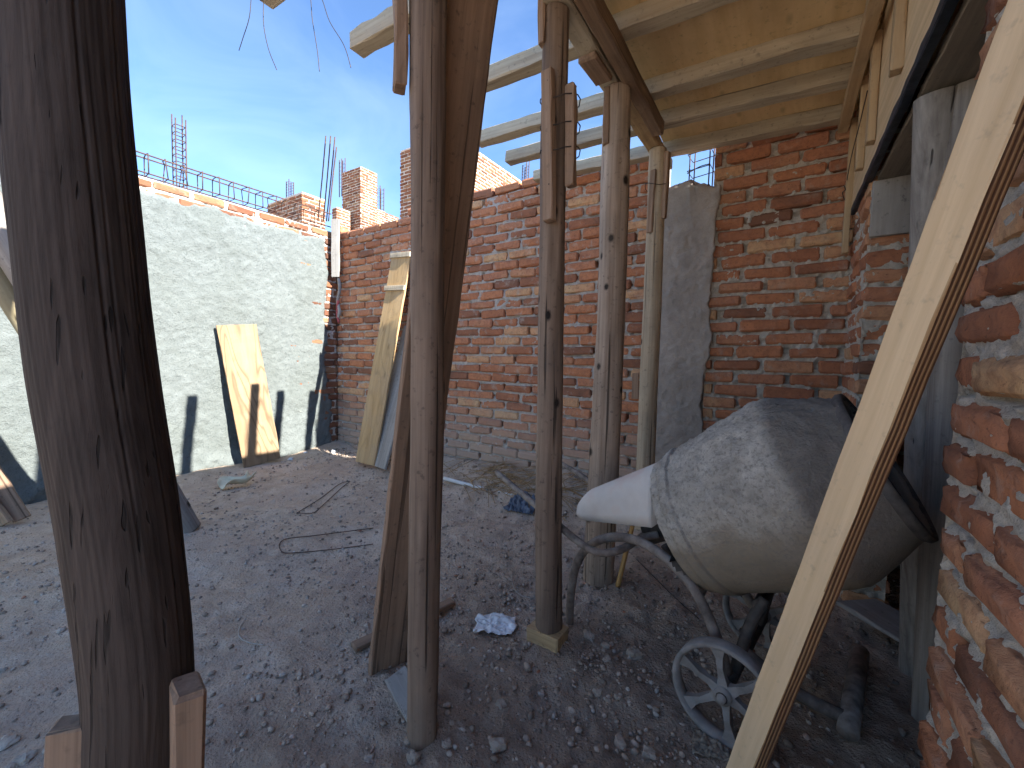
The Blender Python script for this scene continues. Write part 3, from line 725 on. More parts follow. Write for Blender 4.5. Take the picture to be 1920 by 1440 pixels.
# --- doorway pier
rg = np.random.default_rng(14)
pier = thing('brick_pier', 'narrow red brick pier at the far side of the doorway, thick sandy mortar joints', 'pier', (X_RW + 0.08, 2.68, 0))
fPx = Face((X_RW, 2.395, 0), (0, 1, 0), (-1, 0, 0))
PB = []
for k in range(30):
    zc = (k + 0.5) * COURSE
    cuts = [0.0, 0.155 if k % 2 else 0.27, 0.42 if k % 2 else 0.54, 0.58]
    for a, b in zip(cuts[:-1], cuts[1:]):
        if b - a > 0.05: PB.append((a + 0.008 * rg.uniform(0, 1), b - 0.010, zc + rg.uniform(-0.004, 0.004), k))
ipier = pier.matrix_basis.inverted()
for a, b, zc, k in PB:
    dx = rg.normal(0, 0.004); c = Vector((X_RW + 0.082 + dx, 2.395 + (a + b) / 2 + (rg.normal(0, 0.005) if a < 0.02 else 0), zc))
    o = link('brick', BV[rg.integers(9)], pier, ipier @ c, (rg.normal(0, 0.015), rg.normal(0, 0.015), pi / 2 + rg.normal(0, 0.02)))
    o.scale = ((b - a) / BL, 0.163 / BD, rg.uniform(0.95, 1.05))
fJ = Face((X_RW + 0.155, 2.395, 0), (-1, 0, 0), (0, -1, 0))
mortar_sheet(pier, fPx, 0.006, 0.575, 0, 29.5 * COURSE, PB, M['mortar'], rg, 0.009, 0.010, 0.010, 0.3)
mortar_sheet(pier, fJ, 0.004, 0.150, 0, 29.5 * COURSE, [], M['mortar'], rg, 0.009, 0.012, 0.010, 0)

# --- near wall on the right, beside the doorway
rg = np.random.default_rng(15)
nw = thing('brick_wall', 'rough red brick wall end beside the doorway, leaned on by the plywood strip', 'wall', (X_RW + 0.08, 0.4, 0))
yend = 1.135
fN = Face((X_RW, yend, 0), (0, -1, 0), (-1, 0, 0))
bn = layout(1.5, 0, 30, rg, 0.016, phase=0.1)
inw = nw.matrix_basis.inverted()
for a, b, zc, k in bn:
    e = rg.normal(0, 0.006) if a < 0.02 else 0
    c = Vector((X_RW + 0.075 + rg.normal(0, 0.004), yend - (a + b) / 2 + e, zc))
    o = link('brick', BVF[rg.integers(6)], nw, inw @ c, (rg.normal(0, 0.014), rg.normal(0, 0.012), pi / 2 + rg.normal(0, 0.015)))
    o.scale = ((b - a) / BL, 0.15 / BD, rg.uniform(0.95, 1.07))
mortar_sheet(nw, fN, 0.008, 1.5, 0, 29.8 * COURSE, bn, M['mortar'], rg, 0.0060, 0.012, 0.0090, 0.3)
fNe = Face((X_RW + 0.145, yend, 0), (-1, 0, 0), (0, 1, 0))
mortar_sheet(nw, fNe, 0.003, 0.140, 0, 29.8 * COURSE, [], M['mortar'], rg, 0.009, 0.012, 0.009, 0)
backing(nw, 'wall_core', (X_RW + 0.03, -0.36, -0.05), (X_RW + 0.12, yend - 0.03, 29.8 * COURSE), M['mortar'])

# --- the dark room behind the doorway: side and rear walls
rw = tag(link('room_wall', None, None, (2.5, 1.0, 0)), 'plain grey rendered far wall inside the dark room', 'wall')
backing(rw, 'wall_slab', (2.46, -0.35, -0.05), (2.6, Y_BW + 0.1, 2.5), M['concrete'])
rw2 = tag(link('room_wall', None, None, (1.4, -0.4, 0)), 'plain grey rendered side wall inside the dark room', 'wall')
backing(rw2, 'wall_slab', (0.40, -0.47, -0.05), (2.46, -0.35, 2.5), M['concrete'])

# ------------------------------------------------------------------ roof formwork
def zj(x): return 2.436 - 0.042 * (x + 0.72)       # underside of the joists
JH = 0.076
joist_y = [0.905, 1.270, 1.745, 2.205, 2.515, 2.875]
tips = [-1.80, -1.715, -1.72, -1.75, -1.72, -1.70]
names = ['weathered joist with loose wires hanging beside its sawn tip, jutting past the formwork edge',
         'square weathered joist whose tip juts out beside the splinted pole with the wide brown board',
         'weathered joist passing behind the wide brown board, between the two splinted poles',
         'weathered joist jutting out just before the brick gable of the house behind',
         'weathered joist jutting over the wall, second from the brick wall',
         'weathered joist laid along the top course of the brick boundary wall']
for y, tx, nm in zip(joist_y, tips, names):
    a = Vector((tx, y + random.uniform(-.01, .01), zj(tx) + JH / 2)); b = Vector((0.235, y, zj(0.235) + JH / 2))
    o = board('roof_joist', a, b, 0.078, JH, M['joist'], (0.042, 0, 1), warp=0.006, ch=0.005, jit=0.0018)
    tag(o, nm, 'joist', 'joists of the roof formwork')
for y in (0.48, 0.05):
    o = board('roof_joist', (-1.75, y, zj(-1.75) + JH / 2), (0.235, y, zj(0.235) + JH / 2), 0.078, JH, M['joist'], (0.042, 0, 1), warp=0.005)
    tag(o, 'weathered joist of the roof formwork above the viewpoint', 'joist', 'joists of the roof formwork')
# plywood sheets on the joists
PT = 0.018
def sheet(name, x0, x1, y0, y1, label, mat, group, dz=0.002):
    za, zb = zj(x0) + JH + PT / 2 + dz, zj(x1) + JH + PT / 2 + dz
    o = board(name, ((x0 + x1) / 2, y0, (za + zb) / 2), ((x0 + x1) / 2, y1, (za + zb) / 2), abs(x1 - x0), PT, mat, (0.042, 0, 1), jit=0.0006, nx=4)
    return tag(o, label, 'plywood', group)
sheet('plywood_sheet', -0.735, 0.250, 2.212, 2.955, 'plywood sheet of the roof formwork against the brick wall', M['ply_ceiling'], 'plywood sheets of the roof formwork')
sheet('plywood_sheet', -0.728, 0.250, 1.275, 2.206, 'plywood sheet of the roof formwork, second from the brick wall', M['ply_ceiling'], 'plywood sheets of the roof formwork')
for y0, y1 in ((0.30, 1.269), (-0.05, 0.294)):
    sheet('plywood_sheet', -0.732, 0.250, y0, y1, 'plywood sheet of the roof formwork above the viewpoint', M['ply_ceiling'], 'plywood sheets of the roof formwork')
for y0, y1 in ((-0.35, 0.52), (0.526, 3.1)):
    sheet('plywood_sheet', 0.16, 2.75, y0, y1, 'plywood sheet decking over the dark room', M['ply_ceiling'], 'plywood sheets of the roof formwork', 0.023)

# edge beam along the pole heads
BX = -0.715
def beam(y0, y1, x, w, h, ztop, mat, label, name='edge_beam'):
    o = board(name, (x, y0, ztop - h / 2), (x, y1, ztop - h / 2), w, h, mat, (0, 0, 1), warp=0.004, ch=0.006, jit=0.0016)
    return tag(o, label, 'beam', 'edge beams on the pole heads')
beam(-0.05, 0.98, BX - 0.03, 0.085, 0.066, zj(BX) - 0.003, M['joist'], 'pale timber edge beam on the bowed weathered post')
beam(0.985, 2.03, BX - 0.03, 0.085, 0.066, zj(BX) - 0.003, M['joist'], 'pale timber edge beam between the splinted poles')
beam(2.05, 2.93, BX - 0.012, 0.080, 0.066, zj(BX) - 0.003, M['joist_in'], 'timber edge beam ending on the pole by the concrete column')
beam(0.2, 2.45, BX + 0.056, 0.062, 0.075, zj(BX) - 0.004, M['beam_dark'], 'dark brown timber nailed along the inner side of the edge beam')
tag(board('cleat', (BX - 0.035, 1.66, zj(BX) - 0.083), (BX - 0.03, 1.845, zj(BX) - 0.083), 0.080, 0.026, M['splint'], (0, 0, 1), ch=0.006), 'short grey nailed cleat splicing the edge beam beside the pole head', 'cleat')

# ------------------------------------------------------------------ poles
def log_mesh(name, pts, radii, mat, n=18, seg=46, rough=0.05, seed=0, cracks=0.0, knots=6):
    """tapered, slightly uneven round timber; local Z from first to last point"""
    P = [Vector(p) for p in pts]; rg_ = np.random.default_rng(seed)
    path = smooth_path(P, max(2, seg // (len(P) - 1))); N = len(path)
    tt = np.linspace(0, 1, N); rr = np.interp(tt, np.linspace(0, 1, len(radii)), radii)
    KN = []; V = []; ax = (path[-1] - path[0]).normalized(); a = Vector((1, 0, 0)); a = (a - ax * a.dot(ax)).normalized(); b = ax.cross(a)
    kn = [(rg_.uniform(0.05, 0.95), rg_.uniform(0, 2 * pi), rg_.uniform(0.05, 0.13)) for _ in range(knots)]
    Ltot = (path[-1] - path[0]).length
    for i, p in enumerate(path):
        th = np.linspace(0, 2 * pi, n, endpoint=False); z = tt[i] * Ltot; kv = 0 * th
        f = 1 + rough * vn(np.cos(th) * 1.3 + seed, np.sin(th) * 1.3, z * 2.2) + rough * 0.45 * vn(np.cos(th) * 3 + seed, np.sin(th) * 3, z * 7)
        for kt, ka, ks in kn:
            dth = np.abs((th - ka + pi) % (2 * pi) - pi)
            f = f + ks * np.exp(-((tt[i] - kt) * Ltot / 0.03) ** 2 - (dth / 0.35) ** 2)
            e_k = np.exp(-((tt[i] - kt) * Ltot / (0.012 + ks * 0.11)) ** 2 - (dth / (0.14 + ks * 1.2)) ** 2); kv = np.maximum(kv, e_k); f = f - 0.09 * e_k
        if cracks:
            g_ = vn(np.cos(th) * 24 + seed, np.sin(th) * 24, z * 0.7) + 0.12 * vn(np.cos(th) * 50 + seed, np.sin(th) * 50, z * 1.0)
            f = f - cracks * np.clip((g_ - 0.52) / 0.25, 0, 1)
            f = f + 0.012 * vn(np.cos(th) * 22 + seed, np.sin(th) * 22, z * 2.5) + 0.006 * vn(np.cos(th) * 50 + seed, np.sin(th) * 50, z * 8)
        KN.append(kv)
        for k in range(n):
            V.append(p + (a * cos(th[k]) + b * sin(th[k])) * (rr[i] * f[k]))
    Fc = []
    for i in range(N - 1):
        for k in range(n):
            Fc.append((i * n + k, i * n + (k + 1) % n, (i + 1) * n + (k + 1) % n, (i + 1) * n + k))
    Fc.append(tuple(range(n - 1, -1, -1))); Fc.append(tuple((N - 1) * n + k for k in range(n)))
    me = mesh(name, V, Fc, mat, True)
    at = me.attributes.new('knot', 'FLOAT', 'POINT'); at.data.foreach_set('value', np.concatenate(KN).astype(np.float32))
    return me
def pole(name, label, base, top, r0, r1, mat, bend=(0, 0), seed=0, group='round timber props', n=44, rough=0.05, cat='pole', knots=6, mids=None, cracks=0.0, seg=220, radii=None):
    base = Vector(base); top = Vector(top)
    t = thing(name, label, cat, base, None, group)
    pts = [Vector((0, 0, 0))]
    if mids: pts += [Vector(m_) - base for m_ in mids]
    else:
        for k in (0.25, 0.5, 0.75):
            q = (top - base) * k; w = sin(pi * k); pts.append(q + Vector((bend[0] * w, bend[1] * w, 0)))
    pts.append(top - base)
    link('shaft', log_mesh('shaft', pts, radii or [r0, (r0 + r1) / 2, r1], mat, n, seg, rough, seed, cracks, knots), t)
    return t
def splint(t, p0, p1, w, th, up, mat=None):
    return board('splint', p0, p1, w, th, mat or M['splint'], up, t, 0.0, None, 0.004, 0.0015)
def wire_ring(t, c, rx, ry, ang=0.0, tilt=0.012, r=0.0022):
    c = Vector(c); P = []
    for k in range(14):
        a = 2 * pi * k / 14; x = cos(a); y = sin(a); s = 1 / max(abs(x), abs(y)) ** 0.55
        v = Vector((x * rx * s, y * ry * s, tilt * sin(a * 2 + 1)))
        v.rotate(Matrix.Rotation(ang, 3, 'Z')); P.append(c + v)
    return tube('tie_wire', P, r, M['wire'], t, 5, 0, True)

CA = YAW   # splint orientation roughly facing the yard
# pole with the wide board (nearest thin prop)
p2 = pole('timber_pole', 'slim debarked pole standing in front of the wide leaning brown board', (-0.822, 0.823, gzs(-.822, .823) - 0.01), (-0.83, 0.826, 2.366), 0.043, 0.047, M['pole_dark'], (0.006, 0.0), 21, rough=0.09, knots=12)
inv = None
splint(p2, (-0.872, 0.772, 1.79), (-0.875, 0.775, 2.36), 0.05, 0.032, (0.55, 0.83, 0))
wire_ring(p2, (-0.84, 0.81, 2.015), 0.068, 0.060, CA)
# spliced pole on the wooden block
p3b = Vector((-0.722, 1.400, 0.055))
p3 = pole('timber_pole', 'spliced dark pole bound with wire and two long splints, standing on a wooden block', p3b, (-0.765, 1.413, 2.366), 0.052, 0.046, M['pole_dark'], (-0.008, 0.0), 22, rough=0.08, knots=12)
d3 = lambda px, py, y=1.40: ony(px, py, y)
splint(p3, d3(1031, 415, 1.345), d3(1027, 132, 1.345), 0.045, 0.030, (-0.2, -1, 0))
splint(p3, d3(1071, 350, 1.38), d3(1071, 160, 1.38), 0.034, 0.034, (0, -1, 0))
splint(p3, d3(1017, 85, 1.37), d3(1017, -120, 1.37), 0.026, 0.03, (0, -1, 0))
for q_ in ((1027, 150), (1028, 172), (1026, 205), (1029, 228), (1028, 262), (1030, 300), (1029, 345), (1031, 390)):
    pn = d3(q_[0], q_[1], 1.329); tube('nail', [pn, pn + Vector((0, 0.02, 0))], 0.0028, M['wire'], p3, 6, 0)
for py in (195, 245, 290): wire_ring(p3, ony(1050, py, 1.40), 0.070, 0.062, 0.0)
# sturdy pole in front of the brick wall
p4 = pole('timber_pole', 'stout knotty pale pole with a short nailed cleat at its head, before the brick wall', (-0.738, 1.951, gzs(-.738, 1.951) - 0.01), (-0.722, 1.955, 2.366), 0.073, 0.062, M['pole'], (0.012, 0.0), 23, rough=0.08, knots=18)
splint(p4, ony(1136, 272, 1.90), ony(1138, 165, 1.90), 0.03, 0.03, (0.3, -1, 0))
# pole next to the column
p5 = pole('timber_pole', 'slender yellowish pole with nailed splints by the concrete column', (-0.705, 2.62, gzs(-.705, 2.62) - 0.01), (-0.703, 2.62, 2.366), 0.058, 0.050, M['pole_pale'], (0.004, 0.0), 24, knots=7)
splint(p5, ony(1218, 437, 2.575), ony(1226, 318, 2.575), 0.036, 0.02, (-0.3, -1, 0))
splint(p5, ony(1244, 410, 2.60), ony(1252, 285, 2.60), 0.03, 0.03, (1, -0.3, 0))
wire_ring(p5, ony(1231, 350, 2.62), 0.066, 0.060, 0.3)
# bowed near post on the left
ZB = 0.60
def near_pt(px, py, zc): # a point at camera depth zc
    d = ray(px, py); return Vector(CAM + d * (zc / float(d @ _f)))
npix = [(262, 1640), (256, 1440), (262, 1270), (232, 1000), (182, 700), (148, 400), (118, 100), (95, -250), (85, -560)]
npts = []
for px, py in npix: npts.append(near_pt(px, py, ZB))
base = npts[0].copy()
e_ = npts[0] + (npts[0] - npts[1]) * ((npts[0].z + 0.02) / (npts[1].z - npts[0].z)) if npts[0].z > 0.02 else npts[0]
base = Vector((e_.x, e_.y, -0.02))
p1 = pole('timber_post', 'thick bowed weathered post with long cracks and nailed splints at its foot', base, npts[-1], 0.07, 0.09, M['pole_old'], seed=25, n=220, rough=0.035, cat='post', knots=0, mids=npts[:-1], cracks=0.045, seg=210,
          radii=[r_ * 0.83 for r_ in (0.069, 0.069, 0.072, 0.074, 0.078, 0.081, 0.083, 0.084, 0.086, 0.086)])
splint(p1, near_pt(138, 1700, 0.560), near_pt(148, 1352, 0.560), 0.058, 0.032, (0.75, -0.66, 0))
splint(p1, near_pt(352, 1700, 0.575), near_pt(350, 1285, 0.575), 0.062, 0.034, (-0.2, -0.97, 0))
# posts in the doorway
p6t = onz(1757, 178, 1.885)
p6 = pole('timber_post', 'grey cracked post standing in the doorway under the soffit board', (0.455, 2.005, -0.01), (p6t.x, p6t.y, 1.885), 0.052, 0.050, M['pole_grey'], (0.0, 0.0), 26, cat='post', knots=2)
p7t = onz(1816, 165, 1.885)
p7 = pole('timber_post', 'dark split post close behind the grey one in the doorway', (p7t.x + 0.05, p7t.y + 0.02, -0.01), (p7t.x, p7t.y, 1.885), 0.055, 0.052, M['pole_grey'], (0.0, 0.0), 27, cat='post', knots=2)

# block under the spliced pole
tag(board('wood_block', (-0.79, 1.395, 0.030), (-0.655, 1.395, 0.030), 0.10, 0.055, M['joist_in'], (0, 0, 1), ch=0.004), 'sawn wooden block under the spliced pole', 'block')

# ------------------------------------------------------------------ leaning boards
def lean(name, b0, b1, t0, t1, thick, mat, label, cat='board', group=None, seed=None):
    """board with bottom corners b0,b1 and top corners t0,t1"""
    b = (Vector(b0) + Vector(b1)) / 2; t = (Vector(t0) + Vector(t1)) / 2
    wv = ((Vector(b1) - Vector(b0)) + (Vector(t1) - Vector(t0))) / 2; d = (t - b).normalized(); wv = wv - d * wv.dot(d)
    o = board(name, b, t, wv.length, thick, mat, d.cross(wv.normalized()), jit=0.0012, seed=seed)
    return tag(o, label, cat, group)
lean('plank', (-1.185, 0.925, 0.0), (-1.045, 1.00, 0.0), onx(835, -60, -0.80), onx(936, -60, -0.80), 0.026, M['board_brown'], 'wide rough brown board leaning up behind the slim pole', seed=5)
lean('plank', onz(456, 875, 0.035), onz(527, 862, 0.035), onx(405, 608, X_PW + 0.045), onx(480, 610, X_PW + 0.045), 0.018, M['ply_figure'], 'short figured plywood offcut leaning on the sunlit plastered wall', seed=6)
pb = lean('plank', onz(667, 866, 0.07), onz(703, 872, 0.07), ony(737, 478, 2.925), ony(772, 475, 2.925), 0.022, M['plank_yellow'], 'tall yellow formwork plank with two cross cleats leaning on the brick wall', seed=8)
def cleat_on(o, lx, w, l, t):
    V, Fc = box_vf(w, l, t, 0.003, 0.001, 2, 3); c = link('cleat', fix_normals(mesh('cleat', V, Fc, M['joist'])), o, (lx, 0, 0.011 + t / 2 + 0.001))
    return c
Lpb = max(v.co.x for v in pb.data.vertices)
sgn = 1 if (pb.matrix_basis.to_3x3() @ Vector((0, 0, 1))).y < 0 else -1
for lx in (Lpb - 0.36, Lpb - 0.02):
    c = cleat_on(pb, lx, 0.05, 0.27, 0.022); c.location.z *= sgn
lean('plank', onz(691, 868, 0.06), onz(722, 882, 0.06), ony(758, 610, 2.93), ony(795, 612, 2.93), 0.022, M['plank_grey'], 'grey cement-stained plank leaning on the brick wall under the yellow one', seed=9)
lean('batten_piece', ony(1185, 748, 2.94), ony(1197, 748, 2.94), ony(1186, 700, 2.94), ony(1198, 700, 2.94), 0.02, M['splint'], 'short brown batten hung on the brick wall between two poles', 'batten')

# plywood strip leaning on the near wall
pA0 = near_pt(1397, 1440, 0.955); pB = near_pt(1985, -60, 0.478)
dn = (pB - pA0).normalized(); pA = pA0 - dn * (pA0.z / dn.z)
vw = (Vector(CAM) - (pA + pB) / 2).normalized(); sd = dn.cross(vw).normalized(); fr_ = sd.cross(dn).normalized()
if sd.dot(Vector(_r)) < 0: sd = -sd
wdir = (sd * cos(radians(38)) + fr_ * sin(radians(38)) * (1 if fr_.dot(vw) > 0 else -1)).normalized()
strip = board('plywood_strip', pA, pB, 0.060, 0.034, M['ply_new'], dn.cross(wdir), ch=0.0015, jit=0.0006, seed=4)
strip.data.materials.append(M['ply_edge'])
for p in strip.data.polygons:
    if abs(p.normal.y) > 0.6: p.material_index = 1
tag(strip, 'long pale plywood strip with layered edge leaning before the cement mixer', 'plank')

# shores leaning on the plastered wall, far left
def shore(b, t, r0, r1, mat, label, seed):
    b = Vector(b); t = Vector(t); o = thing('timber_log', label, 'log', b, None, 'logs of the shear legs')
    L = (t - b).length
    me = log_mesh('shaft', [(0, 0, 0), (0.01, 0.01, L * 0.5), (0, 0, L)], [r0, r1], mat, 28, 110, 0.06, seed)
    sh = link('shaft', me, o); sh.rotation_euler = (t - b).normalized().to_track_quat('Z', 'Y').to_euler(); return o
sb = onz(350, 985, 0.03)
shore((sb.x, sb.y, 0.0), onx(-190, 130, sb.x - 0.12), 0.078, 0.070, M['log_grey'], 'thick grey log slanting up behind the bowed post, its foot on the dirt', 31)
shore((sb.x - 0.13, sb.y - 0.13, 0.0), onx(-190, 215, sb.x - 0.20), 0.055, 0.052, M['log_pale'], 'thinner pale log lying under the thick grey slanting one', 32)
apex = onx(-190, 130, sb.x - 0.12)
shore((sb.x - 0.25, apex.y - 0.95, 0.0), (apex.x + 0.02, apex.y - 0.11, apex.z + 0.03), 0.06, 0.055, M['log_grey'], 'grey log meeting the slanting ones at their top', 33)
lean('plank', onz(22, 975, 0.02), onz(62, 972, 0.02), onx(-150, 700, X_PW + 0.05), onx(-110, 700, X_PW + 0.05), 0.03, M['board_brown'], 'orange brown board leaning at the foot of the plastered wall, in part sunlit', seed=13)
lean('plank', onz(0, 978, 0.02), onz(25, 985, 0.02), onx(-200, 720, X_PW + 0.08), onx(-170, 720, X_PW + 0.08), 0.03, M['beam_dark'], 'dark board leaning beside the orange brown one', seed=14)

# pale form board, rope and tall bars at the far corner
tag(board('form_board', (-4.30, 2.885, 1.98), (-4.30, 2.885, 2.62), 0.085, 0.03, M['pale_brace'], (0.55, -0.83, 0), seed=3), 'short pale upright board fixed in the corner where the two walls meet', 'board')
rp = thing('rope', 'red and grey rope hanging in the corner of the two walls', 'rope', (-4.29, 2.92, 1.97))
tube('rope_loop', [(-4.30, 2.92, 1.97), (-4.27, 2.915, 1.85), (-4.31, 2.915, 1.72), (-4.27, 2.91, 1.60), (-4.30, 2.91, 1.52)], 0.018, M['plank_grey'], rp, 7)
tube('rope_tail', [(-4.285, 2.905, 1.72), (-4.305, 2.905, 1.58), (-4.275, 2.905, 1.47)], 0.014, M['rope'], rp, 7)
cb = thing('rebar_bundle', 'four tall bare steel bars standing from the corner of the two walls', 'rebar', (-4.45, 3.05, 2.45))
for (tx_, bx_, ty_) in ((611, 596, 255), (620, 606, 255), (628, 612, 257), (631, 616, 276)):
    tube('rebar', [ony(bx_, 415, 3.06), ony((tx_ + bx_) / 2 + 0.5, 335, 3.08), ony(tx_, ty_, 3.10)], 0.0075, M['rebar'], cb, 6)

# ------------------------------------------------------------------ lintel formwork over the doorway
fw = thing('lintel_formwork', 'plywood side form with nailed battens over the doorway', 'formwork', (X_RW, 1.6, 1.9))
board('side_panel', (0.262, 0.15, 2.192), (0.262, 2.955, 2.192), 0.545, 0.018, M['ply_new'], (1, 0, 0), fw, jit=0.0006)
def vb(y, z0, z1, w=0.045, t=0.028, x=0.238, mat='batten'):
    return board('batten', (x, y, z0), (x, y, z1), w, t, M[mat], (1, 0, 0), fw, 0.0, None, 0.003)
vb(2.885, 1.70, 2.40); vb(2.50, 1.995, 2.40); vb(2.205, 1.985, 2.40, 0.05); vb(1.75, 2.0, 2.40); vb(1.3, 1.99, 2.38)
board('ledger', (0.195, 0.1, 2.365), (0.195, 2.90, 2.372), 0.05, 0.045, M['batten'], (1, 0, 0.0), fw, 0.003)
board('lower_rail', (0.262, 0.12, 1.905), (0.262, 2.87, 1.912), 0.034, 0.026, M['navy'], (1, 0, 0), fw, 0.0)
tube('tie_wire', [(0.222, 2.83, 2.07), (0.215, 2.6, 2.10), (0.22, 2.40, 2.16), (0.218, 2.2, 2.19)], 0.0022, M['wire'], fw, 5)
tube('tie_wire', [(0.221, 2.89, 1.99), (0.205, 2.80, 2.0), (0.21, 2.72, 1.985), (0.20, 2.69, 2.0)], 0.0022, M['wire'], fw, 5)
so = board('soffit_board', (0.372, 0.12, 1.902), (0.372, 2.375, 1.902), 0.165, 0.024, M['soffit'], (0, 0, 1), jit=0.001)
tag(so, 'dark soffit board over the doorway resting on the two posts', 'board')
bk = board('inner_panel', (0.47, 0.12, 2.15), (0.47, 2.95, 2.15), 0.46, 0.018, M['soffit'], (1, 0, 0), fw, jit=0.0006)
jb = board('jamb_board', (0.349, 2.374, 1.655), (0.349, 2.374, 1.888), 0.148, 0.028, M['plank_grey'], (0, -1, 0)); tag(jb, 'grey pitted board block on the pier under the doorway lintel', 'board')

# ------------------------------------------------------------------ cement mixer
e1 = Vector((cos(radians(-9.2)), sin(radians(-9.2)), 0)); e2 = Vector((-e1.y, e1.x, 0))
mx = thing('cement_mixer', 'cement-crusted tilting drum mixer on two spoked wheels beside the doorway', 'cement mixer', (-0.058, 1.566, 0), (0, 0, radians(-9.2)))
minv = mx.matrix_basis.inverted()
WR = 0.145
# drum
TA = radians(31.5)
drum_o = Vector((-0.19, 0.0, 0.532))
prof = [(-0.018, 0.02), (-0.018, 0.225), (-0.012, 0.236), (0.0, 0.238), (0.022, 0.240), (0.024, 0.250), (0.062, 0.256), (0.064, 0.249), (0.16, 0.262), (0.28, 0.278), (0.37, 0.287), (0.405, 0.286), (0.43, 0.276), (0.47, 0.255), (0.52, 0.228), (0.562, 0.205), (0.575, 0.206), (0.582, 0.200), (0.570, 0.194), (0.52, 0.215), (0.44, 0.255), (0.38, 0.274), (0.2, 0.258), (0.06, 0.24), (0.03, 0.02)]
# resample along the profile for crust relief
pr = []
for (s0, r0_), (s1, r1_) in zip(prof[:-1], prof[1:]):
    k = max(1, int(math.hypot(s1 - s0, r1_ - r0_) / 0.008))
    pr += [(s0 + (s1 - s0) * j / k, r0_ + (r1_ - r0_) * j / k) for j in range(k)]
pr.append(prof[-1])
V, Fc = lathe(pr, 200)
cr = 0.0050 * fbm(V[:, 0] * 9, V[:, 1] * 9, V[:, 2] * 9, 3) + 0.0065 * fbm(V[:, 0] * 45, V[:, 1] * 45, V[:, 2] * 45, 3, 0.6)
rad = np.hypot(V[:, 1], V[:, 2]); up_ = np.clip(0.35 + V[:, 2] * 3.2, 0.12, 1)
V[:, 1:] *= (1 + (cr * up_) / np.maximum(rad, 0.05))[:, None]
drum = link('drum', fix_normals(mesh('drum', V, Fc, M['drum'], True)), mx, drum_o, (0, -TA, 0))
V, Fc = lathe([(0.560, 0.207), (0.572, 0.214), (0.586, 0.211), (0.588, 0.201), (0.572, 0.197)], 64); drum_lip = link('drum_lip', mesh('drum_lip', V, Fc, M['rim_dark'], True), drum)
# crown gear
V = []; Fc = []; NT = 72
for k in range(NT * 2):
    a = 2 * pi * k / (NT * 2); r = 0.226 if k % 2 else 0.212
    for s in (-0.045, -0.022): V.append((s, r * cos(a), r * sin(a)))
low = lambda k: sin(2 * pi * k / (NT * 2)) < -0.30
for k in range(NT * 2):
    if not low(k): continue
    a = 2 * k; b = (2 * k + 2) % (NT * 4); Fc.append((a, a + 1, b + 1, b))
nv = len(V)
for s in (-0.045, -0.022):
    for k in range(NT * 2): a = 2 * pi * k / (NT * 2); V.append((s, 0.18 * cos(a), 0.18 * sin(a)))
for k in range(NT * 2):
    if not low(k): continue
    k1 = (k + 1) % (NT * 2); Fc.append((2 * k, 2 * k1, nv + k1, nv + k)); Fc.append((2 * k + 1, nv + NT * 2 + k, nv + NT * 2 + k1, 2 * k1 + 1))
crown = link('crown_gear', mesh('crown_gear', V, Fc, M['steel_dark']), drum)
bm = bmesh.new(); bm.from_mesh(crown.data); bmesh.ops.delete(bm, geom=[v for v in bm.verts if not v.link_faces], context='VERTS'); bm.to_mesh(crown.data); bm.free()
# mixing blades glimpsed in the mouth
for a0 in (0.6, 2.7, 4.8):
    V = []; Fc = []
    for k in range(9):
        s = 0.12 + 0.04 * k; a = a0 + 0.12 * k; ro = float(np.interp(s, [0.06, 0.38, 0.52], [0.238, 0.272, 0.213]))
        for r in (ro, ro - 0.07): V.append((s, r * cos(a), r * sin(a)))
    for k in range(8): Fc.append((2 * k, 2 * k + 1, 2 * k + 3, 2 * k + 2))
    me = mesh('blade', V, Fc, M['rim_dark']); bo = link('blade', me, drum); md = bo.modifiers.new('s', 'SOLIDIFY'); md.thickness = 0.004
# motor hood: D-shaped sections tapering to a rounded nose
def hood():
    V = []; Fc = []; n = 26; S = 22
    root_t = Vector((-0.322, 0, 0.722)); root_b = Vector((-0.298, 0, 0.505)); nose = Vector((-0.682, 0, 0.485))
    for i in range(S + 1):
        t = i / S
        e = sqrt(max(0.0, 1 - max(0, (t - 0.80) / 0.20) ** 2)) if t > 0.80 else 1.0
        xb = root_b.x + (nose.x - root_b.x) * t; zb = root_b.z + (0.425 - root_b.z) * min(1, t * 1.15) + 0.022 * (1 - e)
        zt = root_t.z + (0.508 - root_t.z) * t; h = (zt - zb) * e + 0.002; w = (0.115 - 0.058 * t) * (0.25 + 0.75 * e)
        sh = (root_t.x - root_b.x) * (1 - t)
        for k in range(n):
            a = pi * k / (n - 1); y = w * cos(a); zz = h * sin(a) ** 0.75
            V.append((xb + sh * zz / max(h, 1e-3), y, zb + zz))
    for i in range(S):
        for k in range(n - 1): Fc.append((i * n + k, i * n + k + 1, (i + 1) * n + k + 1, (i + 1) * n + k))
        Fc.append((i * n + n - 1, i * n, (i + 1) * n, (i + 1) * n + n - 1))
    Fc.append(tuple(range(n))); Fc.append(tuple(S * n + k for k in range(n - 1, -1, -1)))
    return fix_normals(mesh('motor_hood', V, Fc, M['hood'], True))
hd = link('motor_hood', hood(), mx)
